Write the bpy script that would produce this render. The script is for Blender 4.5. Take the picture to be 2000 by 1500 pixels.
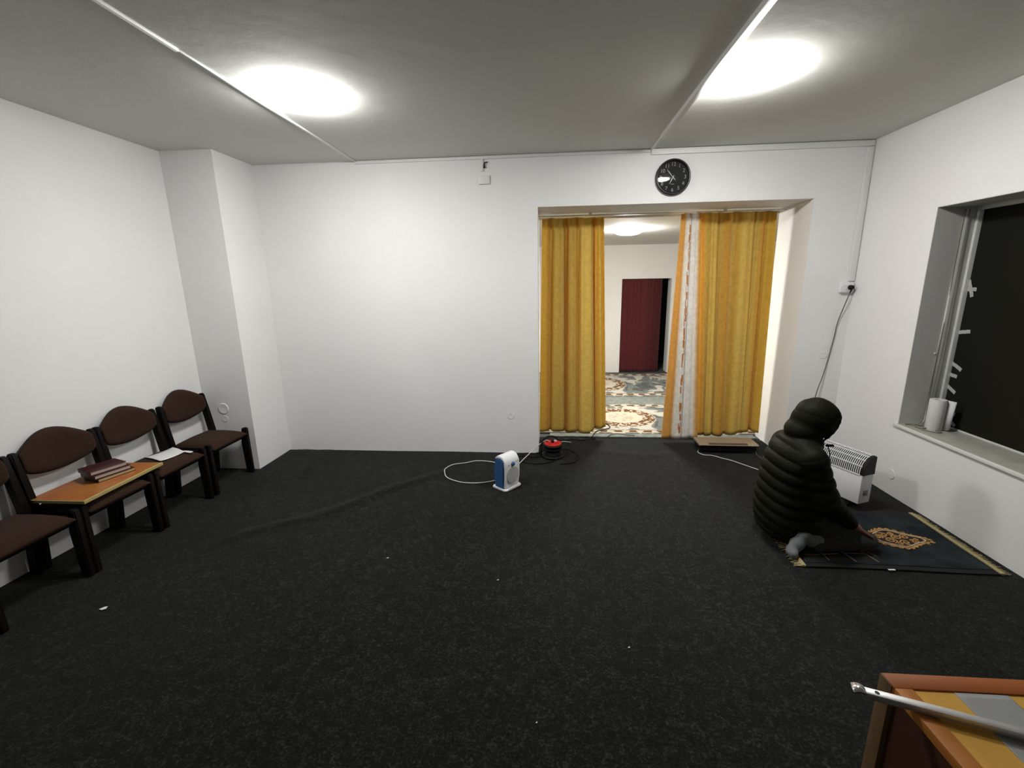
import bpy, bmesh, math, random
import numpy as np
from mathutils import Vector, Matrix, noise
random.seed(7)
for o in list(bpy.data.objects): bpy.data.objects.remove(o)
sc = bpy.context.scene
C = sc.collection
PI = math.pi

# ---------------------------------------------------------------- camera, world, exposure
cam_d = bpy.data.cameras.new('camera'); cam = bpy.data.objects.new('camera', cam_d); C.objects.link(cam)
cam_d.sensor_width = 36; cam_d.sensor_fit = 'HORIZONTAL'
cam_d.lens = 866.03 / 2000 * 36
cam_d.clip_start = 0.02
CAMR = Matrix(((0.9966798, 0.07959235, -0.01715902), (-0.00101621, 0.22288811, 0.9748435), (-0.08141463, 0.97158939, -0.22222896)))
m = Matrix.Identity(4)
for i in range(3):
    m[i][0] = CAMR[0][i]; m[i][1] = CAMR[1][i]; m[i][2] = -CAMR[2][i]
m[2][3] = 1.7
cam.matrix_world = m
sc.camera = cam
w = bpy.data.worlds.new('night'); sc.world = w; w.use_nodes = True
w.node_tree.nodes['Background'].inputs[0].default_value = (.5, .55, .5, 1)
w.node_tree.nodes['Background'].inputs[1].default_value = 0.02
sc.view_settings.view_transform = 'Standard'; sc.view_settings.look = 'None'
sc.view_settings.gamma = 1; sc.view_settings.use_curve_mapping = False
sc.view_settings.exposure = 2.85
LAMP = 14.5        # emission of the diffusers of the two ceiling lamps in the room
LAMP_FAR = 44.0    # the one in the room behind the curtains

# room measures (metres)
H = 2.814; D = 4.294; XL = -3.222; XR = 2.721
XP = -2.761; DP = 3.768          # pillar in the left corner
OX0, OX1, OZ = -0.097, 2.292, 2.368   # opening
REV = 4.88                       # far side of the opening
WY, WZ0, WZ1 = 3.535, 0.58, 2.168     # window
FARY = 8.45; FH = 2.33
YB = -4.0

# ---------------------------------------------------------------- materials
def mat(name, col, rough=.6, metal=0., noise_amt=0., noise_scale=20., bump=0., bump_scale=80., spec=.5, col2=None, sheen=0., emit=None, coat=0.):
    M = bpy.data.materials.new(name); M.use_nodes = True
    N = M.node_tree.nodes; L = M.node_tree.links; b = N['Principled BSDF']
    b.inputs['Base Color'].default_value = (*col, 1); b.inputs['Roughness'].default_value = rough
    b.inputs['Metallic'].default_value = metal; b.inputs['Specular IOR Level'].default_value = spec
    b.inputs['Sheen Weight'].default_value = sheen; b.inputs['Coat Weight'].default_value = coat
    if emit:
        b.inputs['Emission Color'].default_value = (*emit[:3], 1); b.inputs['Emission Strength'].default_value = emit[3]
    tc = N.new('ShaderNodeTexCoord')
    if noise_amt or col2:
        n = N.new('ShaderNodeTexNoise'); n.inputs['Scale'].default_value = noise_scale; n.inputs['Detail'].default_value = 6
        L.new(tc.outputs['Object'], n.inputs['Vector'])
        r = N.new('ShaderNodeValToRGB'); r.color_ramp.elements[0].position = .3; r.color_ramp.elements[1].position = .7
        c2 = col2 or tuple(min(1, c * (1 + noise_amt)) for c in col)
        c1 = col if col2 else tuple(c * (1 - noise_amt) for c in col)
        r.color_ramp.elements[0].color = (*c1, 1); r.color_ramp.elements[1].color = (*c2, 1)
        L.new(n.outputs['Fac'], r.inputs[0]); L.new(r.outputs[0], b.inputs['Base Color'])
    if bump:
        n = N.new('ShaderNodeTexNoise'); n.inputs['Scale'].default_value = bump_scale; n.inputs['Detail'].default_value = 4
        L.new(tc.outputs['Object'], n.inputs['Vector'])
        bp = N.new('ShaderNodeBump'); bp.inputs['Strength'].default_value = bump; bp.inputs['Distance'].default_value = .01
        L.new(n.outputs['Fac'], bp.inputs['Height']); L.new(bp.outputs[0], b.inputs['Normal'])
    return M

def wood(name, c1, c2, rough=.4, axis=0, scale=18):
    M = mat(name, c1, rough); N = M.node_tree.nodes; L = M.node_tree.links; b = N['Principled BSDF']
    tc = N.new('ShaderNodeTexCoord'); mp = N.new('ShaderNodeMapping')
    s = [scale, scale, scale]; s[axis] = scale * .06; mp.inputs['Scale'].default_value = s
    n = N.new('ShaderNodeTexNoise'); n.inputs['Scale'].default_value = 1.6; n.inputs['Detail'].default_value = 5; n.inputs['Distortion'].default_value = .6
    r = N.new('ShaderNodeValToRGB'); r.color_ramp.elements[0].position = .3; r.color_ramp.elements[1].position = .7
    r.color_ramp.elements[0].color = (*c1, 1); r.color_ramp.elements[1].color = (*c2, 1)
    L.new(tc.outputs['Object'], mp.inputs[0]); L.new(mp.outputs[0], n.inputs['Vector']); L.new(n.outputs['Fac'], r.inputs[0]); L.new(r.outputs[0], b.inputs['Base Color'])
    return M

def carpet_mat():
    M = mat('charcoal_carpet', (.03, .03, .028), .95, spec=.1, sheen=.075); N = M.node_tree.nodes; L = M.node_tree.links; b = N['Principled BSDF']
    tc = N.new('ShaderNodeTexCoord')
    n1 = N.new('ShaderNodeTexNoise'); n1.inputs['Scale'].default_value = 95; n1.inputs['Detail'].default_value = 3; n1.inputs['Roughness'].default_value = .7
    n2 = N.new('ShaderNodeTexNoise'); n2.inputs['Scale'].default_value = 22; n2.inputs['Detail'].default_value = 5; n2.inputs['Distortion'].default_value = 1.2
    n3 = N.new('ShaderNodeTexNoise'); n3.inputs['Scale'].default_value = 1.6; n3.inputs['Detail'].default_value = 3
    for n in (n1, n2, n3): L.new(tc.outputs['Object'], n.inputs['Vector'])
    r = N.new('ShaderNodeValToRGB'); e = r.color_ramp.elements
    e[0].position = .38; e[0].color = (.0024, .0027, .0020, 1); e[1].position = .70; e[1].color = (.042, .046, .037, 1)
    q = r.color_ramp.elements.new(.52); q.color = (.0072, .0078, .0062, 1)
    a = N.new('ShaderNodeMath'); a.operation = 'MULTIPLY_ADD'; a.inputs[1].default_value = .65
    a2 = N.new('ShaderNodeMath'); a2.operation = 'MULTIPLY'; a2.inputs[1].default_value = .35
    L.new(n2.outputs['Fac'], a2.inputs[0]); L.new(n1.outputs['Fac'], a.inputs[0]); L.new(a2.outputs[0], a.inputs[2])
    L.new(a.outputs[0], r.inputs[0])
    mx = N.new('ShaderNodeMix'); mx.data_type = 'RGBA'; mx.blend_type = 'MULTIPLY'; mx.inputs[0].default_value = 1
    r3 = N.new('ShaderNodeValToRGB'); r3.color_ramp.elements[0].position = .3; r3.color_ramp.elements[0].color = (.75, .75, .75, 1); r3.color_ramp.elements[1].position = .7
    L.new(n3.outputs['Fac'], r3.inputs[0]); L.new(r.outputs[0], mx.inputs[6]); L.new(r3.outputs[0], mx.inputs[7]); L.new(mx.outputs[2], b.inputs['Base Color'])
    bp = N.new('ShaderNodeBump'); bp.inputs['Strength'].default_value = .6; bp.inputs['Distance'].default_value = .004
    L.new(n1.outputs['Fac'], bp.inputs['Height']); L.new(bp.outputs[0], b.inputs['Normal'])
    return M

def wall_mat(name, col, stain=.06):
    M = mat(name, col, .85, spec=.2); N = M.node_tree.nodes; L = M.node_tree.links; b = N['Principled BSDF']
    tc = N.new('ShaderNodeTexCoord')
    n = N.new('ShaderNodeTexNoise'); n.inputs['Scale'].default_value = 1.3; n.inputs['Detail'].default_value = 5
    r = N.new('ShaderNodeValToRGB'); r.color_ramp.elements[0].position = .25; r.color_ramp.elements[1].position = .75
    r.color_ramp.elements[0].color = (*[c * (1 - stain) for c in col], 1); r.color_ramp.elements[1].color = (*col, 1)
    L.new(tc.outputs['Object'], n.inputs['Vector']); L.new(n.outputs['Fac'], r.inputs[0]); L.new(r.outputs[0], b.inputs['Base Color'])
    n2 = N.new('ShaderNodeTexNoise'); n2.inputs['Scale'].default_value = 5; n2.inputs['Detail'].default_value = 8; n2.inputs['Roughness'].default_value = .62
    L.new(tc.outputs['Object'], n2.inputs['Vector'])
    bp = N.new('ShaderNodeBump'); bp.inputs['Strength'].default_value = .2; bp.inputs['Distance'].default_value = .015
    L.new(n2.outputs['Fac'], bp.inputs['Height']); L.new(bp.outputs[0], b.inputs['Normal'])
    return M

def cloth_mat(name, stops, rough=.75, weave=260, translucent=.0, sheen=.2, motif=None):
    """colour runs across the cloth (UV u) through the given stops"""
    M = mat(name, stops[0][1], rough, spec=.25, sheen=sheen); N = M.node_tree.nodes; L = M.node_tree.links; b = N['Principled BSDF']
    tc = N.new('ShaderNodeTexCoord'); sp = N.new('ShaderNodeSeparateXYZ'); L.new(tc.outputs['UV'], sp.inputs[0])
    r = N.new('ShaderNodeValToRGB'); e = r.color_ramp.elements
    e[0].position = stops[0][0]; e[0].color = (*stops[0][1], 1); e[1].position = stops[-1][0]; e[1].color = (*stops[-1][1], 1)
    for p, c in stops[1:-1]:
        q = e.new(p); q.color = (*c, 1)
    L.new(sp.outputs[0], r.inputs[0]); last = r.outputs[0]
    if motif:
        u0, u1, col = motif
        mp = N.new('ShaderNodeMapping'); mp.inputs['Scale'].default_value = (18, 26, 1); L.new(tc.outputs['UV'], mp.inputs[0])
        v = N.new('ShaderNodeTexVoronoi'); v.distance = 'CHEBYCHEV'; v.inputs['Scale'].default_value = 1.0; L.new(mp.outputs[0], v.inputs['Vector'])
        lt = N.new('ShaderNodeMath'); lt.operation = 'LESS_THAN'; lt.inputs[1].default_value = .42; L.new(v.outputs['Distance'], lt.inputs[0])
        g0 = N.new('ShaderNodeMath'); g0.operation = 'GREATER_THAN'; g0.inputs[1].default_value = u0; L.new(sp.outputs[0], g0.inputs[0])
        g1 = N.new('ShaderNodeMath'); g1.operation = 'LESS_THAN'; g1.inputs[1].default_value = u1; L.new(sp.outputs[0], g1.inputs[0])
        a = N.new('ShaderNodeMath'); a.operation = 'MULTIPLY'; L.new(lt.outputs[0], a.inputs[0]); L.new(g0.outputs[0], a.inputs[1])
        c = N.new('ShaderNodeMath'); c.operation = 'MULTIPLY'; L.new(a.outputs[0], c.inputs[0]); L.new(g1.outputs[0], c.inputs[1])
        mx = N.new('ShaderNodeMix'); mx.data_type = 'RGBA'; mx.inputs[7].default_value = (*col, 1)
        L.new(c.outputs[0], mx.inputs[0]); L.new(last, mx.inputs[6]); last = mx.outputs[2]
    n = N.new('ShaderNodeTexNoise'); n.inputs['Scale'].default_value = 30; n.inputs['Detail'].default_value = 8; L.new(tc.outputs['Object'], n.inputs['Vector'])
    r2 = N.new('ShaderNodeValToRGB'); r2.color_ramp.elements[0].position = .35; r2.color_ramp.elements[0].color = (.88, .87, .85, 1); r2.color_ramp.elements[1].position = .6
    L.new(n.outputs['Fac'], r2.inputs[0])
    mx = N.new('ShaderNodeMix'); mx.data_type = 'RGBA'; mx.blend_type = 'MULTIPLY'; mx.inputs[0].default_value = 1
    L.new(last, mx.inputs[6]); L.new(r2.outputs[0], mx.inputs[7]); L.new(mx.outputs[2], b.inputs['Base Color'])
    n3 = N.new('ShaderNodeTexNoise'); n3.inputs['Scale'].default_value = weave; L.new(tc.outputs['Object'], n3.inputs['Vector'])
    bp = N.new('ShaderNodeBump'); bp.inputs['Strength'].default_value = .25; bp.inputs['Distance'].default_value = .003
    L.new(n3.outputs['Fac'], bp.inputs['Height']); L.new(bp.outputs[0], b.inputs['Normal'])
    if translucent:
        out = N['Material Output']; t = N.new('ShaderNodeBsdfTranslucent'); ms = N.new('ShaderNodeMixShader'); ms.inputs[0].default_value = translucent
        L.new(mx.outputs[2], t.inputs[0]); L.new(b.outputs[0], ms.inputs[1]); L.new(t.outputs[0], ms.inputs[2]); L.new(ms.outputs[0], out.inputs[0])
    return M

M_wall = wall_mat('white_wall_paint', (.85, .85, .84), .05)
M_ceil = wall_mat('ceiling_paint', (.71, .71, .67), .06)
M_farw = wall_mat('far_wall_paint', (.80, .79, .76))
M_carpet = carpet_mat()
M_trunk = mat('white_plastic_trunking', (.78, .78, .76), .45)
M_white = mat('white_plastic', (.80, .81, .82), .35)
M_black = mat('black_plastic', (.0055, .0055, .0055), .5, spec=.22)
M_blackcable = mat('black_rubber', (.005, .005, .005), .6, spec=.2)
M_whitecable = mat('white_cable', (.62, .61, .57), .5)
M_greycable = mat('grey_cable', (.10, .10, .09), .5)
M_dirtycable = mat('dull_cable', (.19, .185, .15), .6)
M_frame = mat('window_frame_paint', (.62, .63, .60), .5, noise_amt=.06, noise_scale=8)
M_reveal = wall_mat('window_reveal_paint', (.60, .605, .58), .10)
M_darksheet = mat('dark_sheet', (.0125, .0128, .0095), .6, spec=.05)
M_sill = mat('sill_stone', (.36, .355, .31), .55, noise_amt=.12, noise_scale=12)
M_tape = mat('masking_tape', (.42, .42, .40), .6)
M_dwood = wood('dark_stained_wood', (.0028, .0016, .0011), (.0055, .0032, .0022), .55, 2); M_dwood.node_tree.nodes['Principled BSDF'].inputs['Specular IOR Level'].default_value = .12
M_brown = mat('brown_fabric', (.036, .0185, .0115), .95, noise_amt=.12, noise_scale=120, bump=.3, bump_scale=500, spec=.1, sheen=.03)
M_brownrim = mat('dark_brown_edge', (.006, .004, .003), .8)
M_emit = mat('lit_diffuser', (.9, .9, .9), .4, emit=(1, .99, .965, LAMP))
M_emit_far = mat('lit_diffuser_far', (.9, .9, .9), .4, emit=(1, .975, .93, LAMP_FAR))
M_jacket = mat('olive_black_quilted_nylon', (.0062, .0070, .0026), .6, bump=.2, bump_scale=45, spec=.09, sheen=.0)
M_hoodin = mat('black_lining', (.004, .004, .003), .9)
M_trouser = mat('dark_grey_cotton', (.024, .024, .0235), .95, noise_amt=.15, noise_scale=40, bump=.3, bump_scale=30)
M_sock = mat('grey_sock_knit', (.15, .162, .168), .95, noise_amt=.12, noise_scale=60, bump=.3, bump_scale=300)
M_skin = mat('brown_skin', (.20, .085, .055), .5, noise_amt=.08, noise_scale=40)
M_hair = mat('black_hair', (.006, .005, .004), .7)
M_mat = mat('dark_teal_velour', (.005, .007, .0085), .95, col2=(.024, .034, .039), noise_scale=6, bump=.5, bump_scale=160, spec=.15)
M_matblack = mat('black_velour_border', (.0028, .0028, .0028), .95, noise_amt=.2, noise_scale=60)
M_gold = mat('gold_yarn', (.42, .23, .07), .8, noise_amt=.3, noise_scale=90)
M_cream = mat('cream_yarn', (.45, .40, .30), .8)
M_fringe = mat('pale_gold_fringe', (.36, .30, .15), .85, noise_amt=.25, noise_scale=120)
M_maroonpat = mat('dark_maroon_pile', (.020, .007, .005), .95)
M_steel = mat('brushed_steel', (.55, .54, .53), .38, metal=.7, noise_amt=.05, noise_scale=40)
M_chrome = mat('bright_metal', (.75, .75, .74), .18, metal=.95)
M_gold_curtain = cloth_mat('gold_curtain_cloth', [(0, (.80, .50, .07)), (.06, (.84, .54, .08)), (.1, (.74, .37, .05)), (.15, (.76, .56, .13)), (.34, (.76, .55, .13)), (.42, (.68, .37, .05)), (.47, (.76, .56, .14)), (.56, (.70, .43, .07)), (.62, (.79, .58, .14)), (.8, (.77, .56, .13)), (.86, (.72, .38, .05)), (.92, (.79, .54, .09)), (1, (.79, .50, .07))], translucent=.25)  # orange bands paint the warm light bounced between folds into the cloth colour
M_stripe = cloth_mat('striped_curtain_cloth', [(0, (.82, .60, .30)), (.03, (.80, .46, .11)), (.22, (.80, .47, .12)), (.33, (.86, .82, .72)), (.45, (.88, .86, .82)), (.535, (.80, .78, .73)), (.55, (.40, .33, .26)), (.57, (.86, .84, .80)), (.84, (.88, .86, .82)), (.92, (.82, .55, .22)), (1, (.76, .40, .09))], translucent=.3, motif=(.455, .525, (.62, .25, .07)))  # narrow dark stop beside the motif is the shade of a fold, painted in
M_red = cloth_mat('dark_red_curtain_cloth', [(0, (.085, .010, .012)), (.4, (.10, .012, .015)), (.7, (.085, .010, .012)), (1, (.05, .006, .008))], translucent=.1)

# ---------------------------------------------------------------- mesh helpers
def link(name, bm, material=None, parent=None, smooth=False):
    me = bpy.data.meshes.new(name)
    bmesh.ops.recalc_face_normals(bm, faces=bm.faces[:]) if not getattr(bm, 'tag_norecalc', False) else None
    bm.to_mesh(me); bm.free()
    return link_mesh(name, me, material, parent, smooth)

def link_mesh(name, me, material=None, parent=None, smooth=False):
    o = bpy.data.objects.new(name, me); C.objects.link(o)
    if material:
        for mm in (material if isinstance(material, (list, tuple)) else [material]): me.materials.append(mm)
    if smooth: me.polygons.foreach_set('use_smooth', [True] * len(me.polygons))
    if parent: o.parent = parent
    return o

def auto(o, ang=40):
    """smooth shading with sharp edges above the angle"""
    me = o.data; me.polygons.foreach_set('use_smooth', [True] * len(me.polygons))
    try: me.set_sharp_from_angle(angle=math.radians(ang))
    except Exception: pass
    return o

def tag(o, label, cat, group=None, kind=None):
    if label: o['label'] = label
    if cat: o['category'] = cat
    if group: o['group'] = group
    if kind: o['kind'] = kind
    return o

def attach(o, p):
    """make o (built in world coordinates) a part of p"""
    o.parent = p; o.matrix_parent_inverse = (Matrix.Translation(p.location) @ p.rotation_euler.to_matrix().to_4x4()).inverted()
    for k in ('category', 'group'):
        if k in o: del o[k]
    return o
def empty(name, loc=(0, 0, 0), rz=0, label=None, cat=None, group=None):
    o = bpy.data.objects.new(name, None); C.objects.link(o); o.location = loc; o.rotation_euler = (0, 0, rz); o.empty_display_size = .1
    return tag(o, label, cat, group)

def box(bm, x0, x1, y0, y1, z0, z1, bev=0, M=None, mi=0, seg=2):
    vs = [bm.verts.new((x, y, z)) for x in (x0, x1) for y in (y0, y1) for z in (z0, z1)]
    F = [(0, 1, 3, 2), (4, 6, 7, 5), (0, 4, 5, 1), (2, 3, 7, 6), (0, 2, 6, 4), (1, 5, 7, 3)]
    fs = [bm.faces.new([vs[i] for i in f]) for f in F]
    for f in fs: f.material_index = mi
    if bev:
        es = set(e for f in fs for e in f.edges)
        r = bmesh.ops.bevel(bm, geom=list(es), offset=bev, segments=seg, affect='EDGES', profile=.5)
        vs = list({v for f in r['faces'] for v in f.verts} | {v for v in vs if v.is_valid})
        for f in r['faces']: f.material_index = mi
    if M is not None:
        bmesh.ops.transform(bm, matrix=M, verts=[v for v in vs if v.is_valid])
    return bm

def mbox(name, x0, x1, y0, y1, z0, z1, material, parent=None, bev=0, M=None):
    bm = bmesh.new(); box(bm, x0, x1, y0, y1, z0, z1, bev, M)
    o = link(name, bm, material, parent)
    if bev: auto(o)
    return o

def prism(bm, pts, axis, a0, a1, bev=0):
    """outline of 2-D points extruded along axis (0,1,2) from a0 to a1"""
    def P(p, a):
        q = list(p); q.insert(axis, a); return q
    A = [bm.verts.new(P(p, a0)) for p in pts]; B = [bm.verts.new(P(p, a1)) for p in pts]
    n = len(pts)
    f1 = bm.faces.new(A); f2 = bm.faces.new(B[::-1])
    side = [bm.faces.new((A[i], A[(i + 1) % n], B[(i + 1) % n], B[i])) for i in range(n)]
    if bev:
        es = list(set(list(f1.edges) + list(f2.edges)))
        bmesh.ops.bevel(bm, geom=es, offset=bev, segments=2, affect='EDGES')
    return bm

def catmull(pts, n=8):
    P = [Vector(p) for p in pts]; P = [P[0] * 2 - P[1]] + P + [P[-1] * 2 - P[-2]]
    out = []
    for i in range(1, len(P) - 2):
        for k in range(n):
            t = k / n; a, b, c, d = P[i - 1:i + 3]
            out.append(.5 * ((2 * b) + (c - a) * t + (2 * a - 5 * b + 4 * c - d) * t * t + (3 * b - a - 3 * c + d) * t ** 3))
    out.append(P[-2]); return out

def tube(bm, pts, r, seg=8, caps=True, mi=0):
    pts = [Vector(p) for p in pts]; rings = []; up = None
    n = len(pts)
    for i, p in enumerate(pts):
        t = (pts[min(i + 1, n - 1)] - pts[max(i - 1, 0)])
        if t.length < 1e-9: t = Vector((0, 0, 1))
        t.normalize()
        if up is None:
            up = Vector((0, 0, 1)) if abs(t.z) < .9 else Vector((1, 0, 0))
        s = t.cross(up)
        if s.length < 1e-6: s = t.cross(Vector((1, .3, 0)))
        s.normalize(); up = s.cross(t).normalized()
        rr = r[i] if isinstance(r, (list, tuple)) else r
        rings.append([bm.verts.new(p + (math.cos(a) * s + math.sin(a) * up) * rr) for a in [2 * PI * k / seg for k in range(seg)]])
    for a, b in zip(rings, rings[1:]):
        for k in range(seg):
            f = bm.faces.new((a[k], a[(k + 1) % seg], b[(k + 1) % seg], b[k])); f.material_index = mi
    if caps:
        bm.faces.new(rings[0][::-1]).material_index = mi; bm.faces.new(rings[-1]).material_index = mi
    return bm

def mtube(name, pts, r, material, parent=None, seg=8, smoothpts=0):
    bm = bmesh.new(); tube(bm, catmull(pts, smoothpts) if smoothpts else pts, r, seg)
    return link(name, bm, material, parent, smooth=True)

def lathe(bm, prof, seg=40, center=(0, 0, 0), axis='z', mi=0):
    """prof: list of (r, h)"""
    cx, cy, cz = center; rings = []
    for r, h in prof:
        if r < 1e-6: rings.append([bm.verts.new((cx, cy, cz + h) if axis == 'z' else (cx, cy + h, cz))]); continue
        rings.append([bm.verts.new((cx + r * math.cos(a), cy + r * math.sin(a), cz + h) if axis == 'z' else (cx + r * math.cos(a), cy + h, cz + r * math.sin(a))) for a in [2 * PI * k / seg for k in range(seg)]])
    for a, b in zip(rings, rings[1:]):
        if len(a) == 1 and len(b) == 1: continue
        for k in range(seg):
            k2 = (k + 1) % seg
            if len(a) == 1: f = bm.faces.new((a[0], b[k], b[k2]))
            elif len(b) == 1: f = bm.faces.new((a[k], a[k2], b[0]))
            else: f = bm.faces.new((a[k], a[k2], b[k2], b[k]))
            f.material_index = mi
    return bm

def ribbon(bm, pts, wd, z0, th, closed=False):
    """flat raised strip on a horizontal surface"""
    pts = [Vector((p[0], p[1])) for p in pts]; n = len(pts); L = []; R_ = []
    for i in range(n):
        a = pts[(i - 1) % n] if closed else pts[max(i - 1, 0)]; b = pts[(i + 1) % n] if closed else pts[min(i + 1, n - 1)]
        t = (b - a); t = t.normalized() if t.length > 1e-9 else Vector((1, 0)); nn = Vector((-t.y, t.x)) * wd / 2
        L.append(pts[i] + nn); R_.append(pts[i] - nn)
    vb = [(bm.verts.new((l.x, l.y, z0)), bm.verts.new((l.x, l.y, z0 + th)), bm.verts.new((r.x, r.y, z0 + th)), bm.verts.new((r.x, r.y, z0))) for l, r in zip(L, R_)]
    rng = range(n) if closed else range(n - 1)
    for i in rng:
        a, b = vb[i], vb[(i + 1) % n]
        for k in range(3): bm.faces.new((a[k], b[k], b[k + 1], a[k + 1]))
    if not closed: bm.faces.new(vb[0]); bm.faces.new(vb[-1][::-1])
    return bm

# ---- implicit surfaces (for the clothed figure): fields on a grid, polygonised with surface nets
class Field:
    def __init__(s, lo, hi, h):
        s.lo = np.array(lo, float); s.h = h; s.n = np.ceil((np.array(hi) - s.lo) / h).astype(int) + 1
        s.D = np.full(s.n, .1, dtype=np.float32)
        s.ax = [s.lo[i] + h * np.arange(s.n[i]) for i in range(3)]
    def sub(s, lo, hi):
        i0 = np.maximum(0, np.floor((np.array(lo) - s.lo) / s.h).astype(int)); i1 = np.minimum(s.n, np.ceil((np.array(hi) - s.lo) / s.h).astype(int) + 1)
        sl = tuple(slice(a, b) for a, b in zip(i0, i1))
        X, Y, Z = np.meshgrid(s.ax[0][sl[0]], s.ax[1][sl[1]], s.ax[2][sl[2]], indexing='ij')
        return sl, X, Y, Z
    def add(s, fn, lo, hi, k=.02, op='u'):
        m = k + .012
        sl, X, Y, Z = s.sub(np.array(lo) - m, np.array(hi) + m)
        if X.size == 0: return
        d = fn(X, Y, Z); a = s.D[sl]
        if op == 's':
            d = -d; hh = np.clip(.5 - .5 * (a - d) / k, 0, 1); r = a * (1 - hh) + d * hh + k * hh * (1 - hh)
        else:
            hh = np.clip(.5 + .5 * (d - a) / k, 0, 1); r = d * (1 - hh) + a * hh - k * hh * (1 - hh)
        s.D[sl] = r
    def cap(s, p0, p1, r0, r1=None, k=.02, quilt=None, flat=None):
        r1 = r0 if r1 is None else r1; p0 = np.array(p0, float); p1 = np.array(p1, float); ax = p1 - p0; L2 = (ax ** 2).sum(); Ln = math.sqrt(L2)
        def fn(X, Y, Z):
            t = ((X - p0[0]) * ax[0] + (Y - p0[1]) * ax[1] + (Z - p0[2]) * ax[2]) / L2
            tc = np.clip(t, 0, 1)
            d = np.sqrt((X - p0[0] - tc * ax[0]) ** 2 + (Y - p0[1] - tc * ax[1]) ** 2 + (Z - p0[2] - tc * ax[2]) ** 2) - (r0 + (r1 - r0) * tc)
            if quilt:
                per, amp, off = quilt
                d = d - amp * (np.sqrt(np.abs(np.sin(PI * (t * Ln + off) / per))) - .7)
            return d
        R_ = max(r0, r1) + (.015 if quilt else 0)
        s.add(fn, np.minimum(p0, p1) - R_, np.maximum(p0, p1) + R_, k)
    def ell(s, c, r, rot=None, k=.02, op='u', fnmod=None):
        c = np.array(c, float); r = np.array(r, float); Rm = np.array((rot or Matrix.Identity(3))).reshape(3, 3)
        def fn(X, Y, Z):
            x, y, z = X - c[0], Y - c[1], Z - c[2]
            q = [(x * Rm[0][i] + y * Rm[1][i] + z * Rm[2][i]) / r[i] for i in range(3)]
            kk = np.sqrt(q[0] ** 2 + q[1] ** 2 + q[2] ** 2)
            q2 = np.sqrt((q[0] / r[0]) ** 2 + (q[1] / r[1]) ** 2 + (q[2] / r[2]) ** 2) + 1e-6
            d = kk * (kk - 1) / q2
            if fnmod: d = d - fnmod(X, Y, Z)
            return d
        m_ = r.max() + .01
        s.add(fn, c - m_, c + m_, k, op)
    def mesh(s, name):
        D = s.D; S = D < 0; nx, ny, nz = D.shape
        cnt = np.zeros((nx - 1, ny - 1, nz - 1), np.int8)
        for a in (0, 1):
            for b in (0, 1):
                for c in (0, 1): cnt += S[a:nx - 1 + a, b:ny - 1 + b, c:nz - 1 + c]
        I, J, K = np.nonzero((cnt > 0) & (cnt < 8)); N = len(I)
        idx = -np.ones((nx - 1, ny - 1, nz - 1), np.int64); idx[I, J, K] = np.arange(N)
        acc = np.zeros((N, 3)); w_ = np.zeros(N)
        corners = [(a, b, c) for a in (0, 1) for b in (0, 1) for c in (0, 1)]
        for u in corners:
            for v in corners:
                if sum(v) - sum(u) == 1 and all(v[i] >= u[i] for i in range(3)):
                    d0 = D[I + u[0], J + u[1], K + u[2]]; d1 = D[I + v[0], J + v[1], K + v[2]]
                    mk = (d0 < 0) != (d1 < 0); t = np.where(mk, d0 / (d0 - d1 + 1e-12), 0)
                    p = np.array(u)[None, :] + t[:, None] * (np.array(v) - np.array(u))[None, :]
                    acc[mk] += p[mk]; w_[mk] += 1
        V = (acc / w_[:, None] + np.stack([I, J, K], 1)) * s.h + s.lo
        Fq = []
        for axn in range(3):
            o1, o2 = [(1, 2), (2, 0), (0, 1)][axn]
            sh = [nx, ny, nz]; sl0 = [slice(1, -1)] * 3; sl0[axn] = slice(0, -1); sl1 = [slice(1, -1)] * 3; sl1[axn] = slice(1, None)
            A = S[tuple(sl0)]; B = S[tuple(sl1)]
            for flip, mk in ((False, A & ~B), (True, ~A & B)):
                q = np.array(np.nonzero(mk)).T
                if len(q) == 0: continue
                q = q + 1; q[:, axn] -= 1
                e1 = np.zeros(3, int); e1[o1] = 1; e2 = np.zeros(3, int); e2[o2] = 1
                ids = [idx[tuple((q - a * e1 - b * e2).T)] for a, b in ((0, 0), (1, 0), (1, 1), (0, 1))]
                f = np.stack(ids, 1)
                if flip: f = f[:, ::-1]
                Fq.append(f)
        F = np.concatenate(Fq); F = F[(F >= 0).all(1)]
        # a little relaxation keeps the nets smooth
        E_ = np.concatenate([F[:, [0, 1]], F[:, [1, 2]], F[:, [2, 3]], F[:, [3, 0]]])
        for _ in range(2):
            a2 = np.zeros_like(V); c2 = np.zeros(len(V)); np.add.at(a2, E_[:, 0], V[E_[:, 1]]); np.add.at(c2, E_[:, 0], 1)
            V = V * .5 + .5 * a2 / np.maximum(c2, 1)[:, None]
        me = bpy.data.meshes.new(name); me.from_pydata(V.tolist(), [], F.tolist()); me.update()
        return me

# ================================================================ SETTING
def structure(o): o['kind'] = 'structure'; return o

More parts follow.
